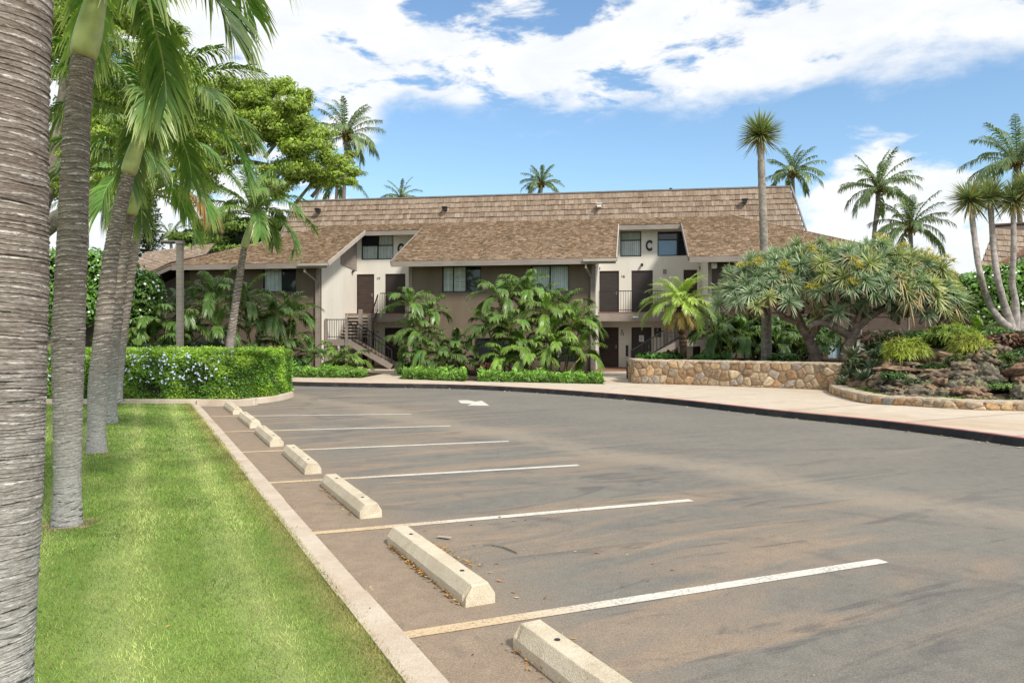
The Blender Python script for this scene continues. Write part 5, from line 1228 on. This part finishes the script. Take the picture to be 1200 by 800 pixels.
# ================================================================== stone walls with real stones
def stones(line, z0, z1f, cell, pal, gap=.009, depth=.034, cap=True, thick=.45, name='stone_wall', label='', top_overhang=.03):
    """line: list of xy along the visible face, outward normal to its right side"""
    Ln = np.array(line, float); seg = np.linalg.norm(np.diff(Ln, axis=0), axis=1); cum = np.concatenate([[0], np.cumsum(seg)]); L = cum[-1]
    base = np.array([Ln[0, 0], Ln[0, 1], z0]); t = thing(name, label, 'stone wall', base)
    def pos(a, z, out): 
        a = np.clip(a, 0, L); x = np.interp(a, cum, Ln[:, 0]); y = np.interp(a, cum, Ln[:, 1]); i = np.clip(np.searchsorted(cum, a)-1, 0, len(seg)-1)
        dx = np.interp(np.minimum(a+.15, L), cum, Ln[:, 0])-np.interp(np.maximum(a-.15, 0), cum, Ln[:, 0]); dy = np.interp(np.minimum(a+.15, L), cum, Ln[:, 1])-np.interp(np.maximum(a-.15, 0), cum, Ln[:, 1])
        n = math.hypot(dx, dy); return np.array([x+dy/n*out, y-dx/n*out, z])-base
    Hh = z1f-z0; nx = int(L/cell[0])+1; nz = max(1, round(Hh/cell[1])); sites = []
    for i in range(-1, nx+1):
        for j in range(-1, nz+1):
            sites.append((L*(i+.5+.5*(j % 2)*.9+random.uniform(-.42, .42))/nx, Hh*(j+.5+random.uniform(-.42, .42))/nz))
    S_ = np.array(sites); g = Geo()
    for k, (sx, sy) in enumerate(sites):
        poly = [(max(0, sx-cell[0]*2), 0), (min(L, sx+cell[0]*2), 0), (min(L, sx+cell[0]*2), Hh), (max(0, sx-cell[0]*2), Hh)]
        if sx < -.1 or sx > L+.1: continue
        near = np.argsort((S_[:, 0]-sx)**2+(S_[:, 1]-sy)**2)[1:16]
        for q in near:
            mx, my = (sx+S_[q, 0])/2, (sy+S_[q, 1])/2; dx, dy = S_[q, 0]-sx, S_[q, 1]-sy; new = []
            for a in range(len(poly)):
                p1, p2 = poly[a], poly[(a+1) % len(poly)]; d1 = (p1[0]-mx)*dx+(p1[1]-my)*dy; d2 = (p2[0]-mx)*dx+(p2[1]-my)*dy
                if d1 <= 0: new.append(p1)
                if d1*d2 < 0: u = d1/(d1-d2); new.append((p1[0]+(p2[0]-p1[0])*u, p1[1]+(p2[1]-p1[1])*u))
            poly = new
            if len(poly) < 3: break
        if len(poly) < 3: continue
        c = np.mean(poly, 0); pp = np.array(poly)
        rr = np.linalg.norm(pp-c, axis=1).max()
        if rr < .05: continue
        # resample and round the outline
        m = 18; per = np.vstack([pp, pp[:1]]); sl = np.linalg.norm(np.diff(per, axis=0), axis=1); cc = np.concatenate([[0], np.cumsum(sl)]); q = np.linspace(0, cc[-1], m, endpoint=False)
        o = np.stack([np.interp(q, cc, per[:, 0]), np.interp(q, cc, per[:, 1])], 1)
        o = (o*2+np.roll(o, 1, 0)+np.roll(o, -1, 0))/4; o = c+(o-c)*(1-gap/rr)
        ring = []; dpt = depth*random.uniform(.5, 1.4)
        for f_, h in ((1, -.02), (.97, dpt*.55), (.82, dpt*.9), (.5, dpt*1.05)):
            w = c+(o-c)*f_; ring.append([pos(x, z0+z, h+random.gauss(0, .004)) for x, z in w])
        ring.append([pos(c[0], z0+c[1], dpt*1.08)]); V = np.array([v for r in ring for v in r])
        f = [[i*m+j, i*m+(j+1) % m, (i+1)*m+(j+1) % m, (i+1)*m+j] for i in range(3) for j in range(m)]+[[3*m+j, 3*m+(j+1) % m, 4*m] for j in range(m)]
        g.add(V, f, np.clip(np.array(pal[random.randrange(len(pal))])*random.uniform(.75, 1.2), 0, 1))
    g.obj('stone_face', M['stone'], t, True)
    g = Geo(); na = int(L/.2)+2; aa = np.linspace(0, L, na)
    for i in range(na-1):
        for (o0, o1, za, zb) in ((.004, -thick, z0-.05, z1f-.0),):
            v = [pos(aa[i], za, o0), pos(aa[i+1], za, o0), pos(aa[i+1], za, o1), pos(aa[i], za, o1), pos(aa[i], zb, o0), pos(aa[i+1], zb, o0), pos(aa[i+1], zb, o1), pos(aa[i], zb, o1)]
            g.add(v, [[0, 1, 5, 4], [2, 3, 7, 6]]+([[3, 0, 4, 7]] if i == 0 else [])+([[1, 2, 6, 5]] if i == na-2 else []))
    g.obj('mortar', M['mortar'], t)
    if cap:
        g = Geo(); na = int(L/.12)+2; aa = np.linspace(0, L, na); nb = 6; os_ = np.linspace(top_overhang, -thick-.01, nb); V = []
        for a in aa:
            for o_ in os_: V.append(pos(a, z1f+.028+rng.normal(0, .007), o_+rng.normal(0, .006)))
            V.append(pos(a, z1f-.035+rng.normal(0, .006), top_overhang*.8))
        V = np.array(V); K = nb+1; f = []
        for i in range(na-1):
            for j in range(nb-1): f.append([i*K+j, (i+1)*K+j, (i+1)*K+j+1, i*K+j+1])
            f.append([i*K+nb, (i+1)*K+nb, (i+1)*K, i*K])
        f.append([0]+list(range(nb-1, 0, -1))+[nb][:0]) if False else None
        f.append([nb, 0]+list(range(1, nb))); f.append([(na-1)*K+x for x in ([nb, 0]+list(range(1, nb)))][::-1])
        cc = np.clip(np.array((.46, .37, .27))[None]*rng.uniform(.82, 1.12, (len(V), 1)), 0, 1); g.add(V, f, cc); g.obj('coping', M['stone'], t, True)
    return t
PALW = [(.50, .35, .20), (.42, .28, .16), (.56, .42, .27), (.36, .25, .16), (.46, .36, .25), (.52, .34, .19), (.40, .33, .26), (.60, .46, .30), (.44, .27, .15)]
def gx(px, py): q = G(px, py, .132); return (q[0], q[1])
wpath = [gx(743, 449), gx(800, 450.5), gx(870, 453), gx(940, 455.5), gx(985, 457.6)]
stones([(wpath[0][0]+.05, wpath[0][1]+1.5)]+[wpath[0]], .132, .90, (.29, .22), [tuple(np.array(p)*.85) for p in PALW], thick=.4, label='left end return of the tan stone retaining wall beside the entrance path', name='stone_wall')
stones(wpath, .132, .90, (.29, .22), [tuple(np.array(p)*.85) for p in PALW], label='tan round-stone retaining wall under the dragon trees, flat pale coping')
lpath = [tuple(x[:2]) for x in path([np.array([*gx(a, b), 0]) for a, b in ((985, 454), (974, 457), (975, 461), (989, 466), (1018, 472.6), (1066, 475.5), (1123, 479), (1200, 481.5))]+[np.array([16, 14.4, 0]), np.array([24, 14.0, 0])], 60)]
stones(lpath, .132, .30, (.34, .13), [tuple(np.array(p)*np.array([.95, .92, .85])) for p in PALW]+[(.30, .28, .25)], thick=.42, label='low curving stone planter wall in front of the lava rock garden', top_overhang=.02)
# raised soil behind the walls
g = Geo(); 
wp = [np.array(p) for p in wpath]
g.prism([tuple(wp[0]+(.2, .4)), tuple(wp[2]+(0, .4)), tuple(wp[4]+(.3, .4)), (12, 26), (14, 31.0), tuple(bw(16, -.05, 0)[:2]), tuple(bw(8.9, -.05, 0)[:2]), tuple(wp[0]+(.2, 3))], .1, .78)
struct(g.obj('planting_bed', M['soil']))
# mound of the rock garden
def mz(x, y):
    # distance behind the low wall
    lp = np.array(lpath); d = np.sqrt(((lp-np.array([x, y]))**2).sum(1)).min()
    u = min(1, max(0, (d-.35)/4.2)); return .2+.72*(u*u*(3-2*u))**.8+.14*mnoise.noise(Vector((x*1.1, y*1.1, 2)))+.10*mnoise.noise(Vector((x*3, y*3, 7)))*min(1, u*4)
lp = np.array(lpath); g = Geo(); nU, nV = 70, 34; V = []
for i in range(nU):
    f_ = i/(nU-1)*(len(lp)-1)*.98+.3; k = int(min(f_, len(lp)-2)); p = lp[k]+(lp[k+1]-lp[k])*(f_-k)
    far = np.array([9.2+(i/(nU-1))*17, 26.3-(i/(nU-1))*3.0])
    for j in range(nV):
        q = p+(far-p)*(j/(nV-1)); V.append((q[0], q[1], mz(*q) if j else .2))
g.add(V, [[i*nV+j, (i+1)*nV+j, (i+1)*nV+j+1, i*nV+j+1] for i in range(nU-1) for j in range(nV-1)]); struct(g.obj('rock_garden_mound', M['soil']))
# lava rocks
def rock_mesh(seed, flat=.6):
    import bmesh
    bm = bmesh.new(); bmesh.ops.create_icosphere(bm, subdivisions=4, radius=.5); o = Vector((seed*3.1, seed*1.7, seed))
    for v in bm.verts:
        p = v.co.copy(); n = p.normalized(); k = 1+.34*mnoise.noise(p*2.2+o)+.36*mnoise.noise(p*5.5+o)+.24*mnoise.noise(p*11+o)+.10*mnoise.noise(p*24+o)
        v.co = Vector((p.x*k, p.y*k, p.z*k*flat))
    co = np.array([v.co[:] for v in bm.verts]); f = np.array([[v.index for v in q.verts] for q in bm.faces]); bm.free()
    base = np.array([(.19, .12, .08), (.15, .11, .08), (.22, .14, .095), (.13, .11, .085)][seed % 4])
    nn = np.array([mnoise.noise(Vector(c*4)+o) for c in co])[:, None]; top = np.clip(co[:, 2:3]/.3, 0, 1)
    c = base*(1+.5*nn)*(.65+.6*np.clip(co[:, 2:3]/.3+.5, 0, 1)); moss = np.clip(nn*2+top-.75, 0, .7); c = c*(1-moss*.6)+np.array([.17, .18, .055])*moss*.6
    g = Geo(); g.add(co, f, c); return g.mesh('lava_rock', M['lava'], True)
RM = [rock_mesh(i, .55+.09*(i % 4)) for i in range(8)]
placed = 0
RGp = 'brown lava rocks piled in the rock garden'
for row, (off, n_, s0, s1) in enumerate(((.62, 34, .22, .42), (1.05, 34, .28, .5), (1.55, 32, .32, .58), (2.1, 30, .34, .62), (2.8, 28, .36, .66), (3.6, 24, .4, .7), (4.6, 18, .45, .75))):
    for i in range(n_):
        f_ = (i+random.uniform(.1, .9))/n_*(len(lp)-8)+3; k = int(f_); p = lp[k]+(lp[k+1]-lp[k])*(f_-k); t_ = lp[k+1]-lp[k]; t_ = t_/np.linalg.norm(t_); nn = np.array([-t_[1], t_[0]])
        if row == 0 and random.random() < .35: continue
        q = p+nn*(off+random.uniform(-.2, .2)) if k > 12 else p+np.array([.35, .55])*(off+random.uniform(-.1, .3))+nn*.2
        if q[0]/q[1] > .80 or q[0] < 8.9: continue
        s = random.uniform(s0, s1); o = child('lava_rock', RM[random.randrange(8)], None)
        o.location = (q[0], q[1], mz(*q)+s*.08+.05*row*random.random()); o.scale = (s*random.uniform(.8, 1.5), s*random.uniform(.8, 1.3), s*random.uniform(.65, 1.15)); o.rotation_euler = (random.uniform(-.4, .4), random.uniform(-.4, .4), random.uniform(0, 6.28))
        prop(o, 'rough brown lava rock among the others of the rock garden', 'rock', RGp); placed += 1
def gardenplant(px, py, Y, w, h, label, col, size, n, name='shrub', asp=.3, up=.6, dz=0):
    c = P(px, py, Y); z0 = mz(c[0], c[1]); bl = []
    for k in range(5): bl.append((c+np.array([random.uniform(-.35, .35)*w, random.uniform(-.2, .2), random.uniform(-.15, .15)*h]), np.array([w*.32, w*.3, h*.42])))
    if asp < .4:
        t = thing(name, label, 'shrub', (c[0], c[1], z0)); g = Geo(); b0 = np.array([c[0], c[1], z0])
        for cc, rr in bl:
            q, dd = ell(int(n/5/16), cc-b0, rr, .5)
            for p_, d_ in zip(q, dd):
                if d_[2] < -.35: continue
                k_ = random.uniform(.7, 1.2); blades(g, p_, 16, size*2.1, .016, np.array(col)*.62*k_, np.array(col)*1.15*k_, axis=d_+np.array([0, 0, .8]), lo=-.1, droop=.6)
            leaves(g, *ell(int(n*.12), cc-b0, rr*.6, .8), size*2.5, (.04, .06, .018), 0, .3, .9)
        g.obj('foliage', M['drleaf'], t); return t
    return mass_plant(name, label, 'shrub', (c[0], c[1], z0), bl, n, size, col, asp=asp, up=up, corecol=(.03, .05, .015))
YG = (.38, .45, .05)
gardenplant(1066, 412, 19.6, 1.15, .65, 'bright yellow-green fern mound at the left of the rockery', YG, .10, 5200)
gardenplant(1108, 395, 21.0, 1.7, .6, 'wide light green bushy fern at the top of the rockery', (.32, .43, .06), .10, 7000)
gardenplant(1136, 404, 19.6, 1.0, .6, 'yellow-green fern tuft right of the wide bushy fern', (.42, .45, .07), .10, 4200)
gardenplant(1163, 425, 18.8, .8, .5, 'small olive fern under the many-trunked tree', (.18, .25, .05), .09, 1600)
gardenplant(1185, 400, 20.8, 1.6, .5, 'reddish brown low plants among the upper rocks at the right', (.20, .10, .07), .13, 1600, asp=.5)
gardenplant(1030, 398, 21.6, 1.0, .4, 'dark reddish bromeliads among the rocks by the dragon tree', (.16, .085, .065), .14, 900)
gardenplant(1090, 398, 21.8, 1.3, .5, 'dark green filler shrub behind the fern mounds', (.07, .14, .03), .12, 2200, asp=.5)
MORE = [(1090, 432, 18.9, .7, .3, 'dark green fern hanging over the middle rocks', (.09, .16, .03), .08, 1200, .3), (1120, 424, 19.0, .7, .3, 'olive fern between the middle rocks', (.16, .20, .05), .08, 1100, .3), (1150, 412, 19.2, .6, .3, 'dark green cushion left of the olive fern', (.07, .13, .03), .07, 900, .6),
    (1180, 432, 18.2, .8, .3, 'grey-green creeping plant over the right rocks', (.12, .15, .07), .07, 1200, .6), (1130, 450, 17.7, .9, .18, 'mossy green patch over the front ledge', (.15, .19, .05), .05, 1300, .6), (1075, 447, 18.2, .7, .18, 'mossy patch at the foot of the left rocks', (.11, .16, .05), .05, 900, .6), (1040, 412, 21.0, .8, .35, 'dark green succulent-like shrub by the dragon tree', (.08, .13, .06), .10, 900, .5),
    (1048, 440, 18.6, .7, .25, 'low dark green creeping plant at the left front of the rockery', (.08, .15, .035), .06, 900, .6), (1168, 452, 17.4, 1.0, .2, 'flat green creeping plant at the right front of the rockery', (.16, .27, .05), .05, 1400, .6),
    (1140, 440, 18.4, .6, .25, 'small grey-green cushion plant between front rocks', (.15, .19, .10), .06, 800, .6), (1062, 425, 20.0, .8, .3, 'dull purple-brown low plant below the fern mound', (.15, .09, .075), .09, 800, .5), (1195, 418, 19.0, 1.0, .4, 'dark green low plant at the right edge among the rocks', (.07, .14, .035), .09, 1200, .5),
    (1010, 425, 21.8, .9, .4, 'olive low plant among the succulents', (.12, .15, .06), .10, 900, .5), (1155, 395, 21.5, 1.3, .5, 'mid green leafy plant behind the yellow-green fern tuft', (.11, .22, .045), .12, 1400, .5)]
for q in MORE: gardenplant(*q[:5], q[5], q[6], q[7], q[8], asp=q[9])
g = Geo(); c = np.array([*P(1107, 455, 17.9)[:2], .28]); t = thing('grass_tuft', 'bright green spiky grass tuft at the middle front of the rockery', 'grass tuft', c)
blades(g, (0, 0, 0), 420, .44, .02, (.16, .30, .03), (.30, .36, .06), lo=.15, droop=.12); blades(g, (.12, 0, 0), 200, .36, .02, (.42, .27, .06), (.45, .32, .08), lo=.05, droop=.2); g.obj('blade_leaves', M['drleaf'], t)
SG = 'grey green agave-like succulents at the left of the rockery'
sc_ = None
for i, (px, py, Y, s) in enumerate(((994, 440, 21.6, .42), (1003, 432, 22, .4), (1012, 445, 20.8, .42), (1022, 436, 21.2, .45), (1000, 418, 22.8, .45), (1018, 411, 23.2, .5), (1034, 420, 21.8, .4), (1044, 401, 22.8, .42), (988, 450, 21.2, .35), (1062, 398, 22.8, .45))):
    b = P(px, py, Y)
    if sc_ is None:
        sc_ = thing('succulent', '', 'succulent', b, 0, SG); g = Geo(); blades(g, (0, 0, 0), 46, 1.0, .16, (.12, .17, .11), (.22, .24, .16), lo=-.1, droop=.1); g.obj('rosette', M['drleaf'], sc_); o = sc_
    else: o = copy_tree(sc_, b, random.uniform(0, 6))
    o.location = b; o.scale = (s, s, s); o['label'] = 'spiky grey-green rosette succulent among the left rocks of the rockery'; o['group'] = SG; o['category'] = 'succulent'
    rk = child('lava_rock', RM[i % 8], None); rk.location = (b[0], b[1]+.05, b[2]-.28); rk.scale = (.8, .7, .75); rk.rotation_euler = (0, 0, i); prop(rk, 'rough brown lava rock among the others of the rock garden', 'rock', RGp)
# flat ledges with trickling water
for i, (px, py, Y, w, lb) in enumerate(((1057, 436, 18.7, .9, 'left trickle of water under the yellow-green fern mound'), (1066, 430, 19.1, .6, 'thin trickle of water beside the dark hollow in the rocks'), (1128, 437, 18.9, .9, 'bright trickle of water right of the spiky grass tuft'), (1187, 443, 18.3, 1.0, 'wide trickle of water near the right edge of the rockery'))):
    b = P(px, py, Y); t = thing('small_waterfall', lb, 'waterfall', b)
    g = Geo(); x = np.linspace(-.05, .05, 5)
    for k in range(3+i % 2):
        xo = random.uniform(-.18, .18)*w; pp = path([(xo, .0, .07), (xo, -.10, .02), (xo+.01, -.13, -.15), (xo, -.15, -.42)], 8); wv = np.full(8, .018)
        V = [p+np.array([s*.009, 0, 0]) for p in pp for s in (-1, 1)]; g.add(V, [[2*j, 2*j+1, 2*j+3, 2*j+2] for j in range(7)])
    g.obj('water_stream', M['water'], t)
    g = Geo(); g.add([(-.3*w, -.3, -.42), (.3*w, -.3, -.42), (.35*w, .05, -.42), (-.3*w, .05, -.42)], [[0, 1, 2, 3]]); g.obj('pool_surface', M['glassdark'], t)
    o = child('lava_rock', RM[i], None); o.location = b+(0, .22, .06); o.scale = (1.1*w, .6, .28); prop(o, 'rough brown lava rock among the others of the rock garden', 'rock', RGp)
g = Geo(); pos = []
for k in range(2600):
    f_ = random.uniform(14, len(lp)-3); i = int(f_); p = lp[i]+(lp[i+1]-lp[i])*(f_-i); t_ = lp[i+1]-lp[i]; t_ = t_/np.linalg.norm(t_); nn = np.array([-t_[1], t_[0]]); q = p+nn*random.uniform(.42, .8); pos.append((q[0], q[1], .30+random.uniform(0, .05)))
pos = np.array(pos); leaves(g, pos, np.tile([0, 0, 1.], (len(pos), 1)), .05, (.15, .26, .04), .6, .5); prop(g.obj('moss_cover', M['leaf']), 'low light green mossy ground cover along the inside of the low planter wall', 'ground cover', kind='stuff')

# ================================================================== sky, sun, camera
sun_dir = Vector((.62, -.78, 0)).normalized()*math.cos(R(44))+Vector((0, 0, math.sin(R(44))))
w = bpy.data.worlds.new('World'); scene.world = w; w.use_nodes = True; t = NT('tmp'); bpy.data.materials.remove(t.m)
class WT(NT):
    def __init__(s): s.t = w.node_tree; s.t.nodes.clear(); s.out = s.t.nodes.new('ShaderNodeOutputWorld')
t = WT()
sky = t.n('ShaderNodeTexSky', sky_type='NISHITA', sun_disc=False, sun_elevation=R(44), sun_rotation=math.atan2(sun_dir.x, sun_dir.y), altitude=10, air_density=1.1, dust_density=.6, ozone_density=1.6)
d = t.n('ShaderNodeTexCoord').outputs['Generated']; s = t.n('ShaderNodeSeparateXYZ'); t.put(s.inputs[0], d); X, Yy, Z = s.outputs
hl = t.math('SQRT', t.math('ADD', t.math('MULTIPLY', X, X), t.math('MULTIPLY', Yy, Yy))); el = t.math('DIVIDE', Z, t.math('MAXIMUM', hl, .01)); az = t.math('ARCTAN2', X, Yy)
zc = t.math('MAXIMUM', Z, .04); den = t.math('ADD', zc, .12)
pl = t.n('ShaderNodeCombineXYZ', i_0=t.math('DIVIDE', X, den), i_1=t.math('DIVIDE', Yy, den), i_2=.37).outputs[0]
ang = t.n('ShaderNodeCombineXYZ', i_0=t.math('MULTIPLY', az, 1.0), i_1=t.math('MULTIPLY', el, 2.2), i_2=.2).outputs[0]
nA = t.noise(pl, 1.6, 9, .58, .25); nB = t.noise(ang, 5.0, 9, .6, .2); nC = t.noise(pl, 4.5, 8, .6, .3)
# high cloud bank: its lower edge hangs at about 17 degrees and wavers
nE = t.math('SUBTRACT', nB, .5)
edge = t.math('ADD', t.math('SUBTRACT', el, .29), t.math('MULTIPLY', nE, .22))
edge = t.math('ADD', edge, t.math('MULTIPLY', t.ramp(az, .15, .6, 0, 1), -.03))
edge = t.math('ADD', edge, t.math('MULTIPLY', t.ramp(az, -.28, -.14, 1, 0), .22))
bank = t.ramp(edge, -.015, .05)
hole = t.math('ADD', t.math('MULTIPLY', nA, .55), t.math('MULTIPLY', nC, .45))
bank = t.math('MULTIPLY', bank, t.ramp(hole, .43, .495))
# cumulus low on the right and on the left
def blob(a0, e0, ra, re, amp=.9):
    da = t.math('DIVIDE', t.math('SUBTRACT', az, a0), ra); de = t.math('DIVIDE', t.math('SUBTRACT', el, e0), re)
    r = t.math('SQRT', t.math('ADD', t.math('MULTIPLY', da, da), t.math('MULTIPLY', de, de)))
    return t.ramp(t.math('ADD', r, t.math('MULTIPLY', nE, -2.6*amp)), .75, 1.05, 1, 0)
cl = bank
for q in ((.46, .10, .14, .12), (.60, .07, .18, .10), (.40, .07, .10, .07), (-.50, .11, .16, .09), (-.62, .07, .2, .10), (.66, .04, .25, .05), (.53, .165, .055, .03), (-.40, .03, .2, .04), (-.23, .165, .03, .018)):
    cl = t.math('MAXIMUM', cl, blob(*q))
shade = t.noise(ang, 9.0, 6, .6, .3)
white = t.mix(t.ramp(shade, .35, .65), (.87, .895, .93), (.98, .985, .99))
skc = t.mix(1.0, sky.outputs[0], (.88, 1.0, 1.06, 1), 'MULTIPLY')
bgs = t.n('ShaderNodeBackground', i_Color=skc, i_Strength=.178); bgc = t.n('ShaderNodeBackground', i_Color=white, i_Strength=1.10)
mx = t.n('ShaderNodeMixShader'); t.put(mx.inputs[0], t.math('MULTIPLY', cl, .96)); t.t.links.new(bgs.outputs[0], mx.inputs[1]); t.t.links.new(bgc.outputs[0], mx.inputs[2]); t.t.links.new(mx.outputs[0], t.out.inputs[0])
sl = bpy.data.lights.new('sun', 'SUN'); sl.energy = 4.3; sl.angle = R(8.0); sl.color = (1, .955, .88)
so = bpy.data.objects.new('sun', sl); COL.objects.link(so); so.rotation_euler = sun_dir.to_track_quat('Z', 'Y').to_euler(); so['kind'] = 'helper'
cam = bpy.data.cameras.new('camera'); cam.sensor_width = 36; cam.lens = F/1200*36; cam.shift_y = -6/1200; cam.clip_end = 3000; cam.clip_start = .05
co = bpy.data.objects.new('camera', cam); COL.objects.link(co); co.location = (0, 0, CAMZ); co.rotation_euler = (R(90), 0, 0); scene.camera = co
scene.view_settings.view_transform = 'Standard'; scene.view_settings.look = 'None'; scene.view_settings.exposure = 0; scene.view_settings.gamma = 1
scene.render.engine = 'CYCLES'; scene.cycles.max_bounces = 8; scene.cycles.transparent_max_bounces = 12; scene.cycles.sample_clamp_indirect = 6
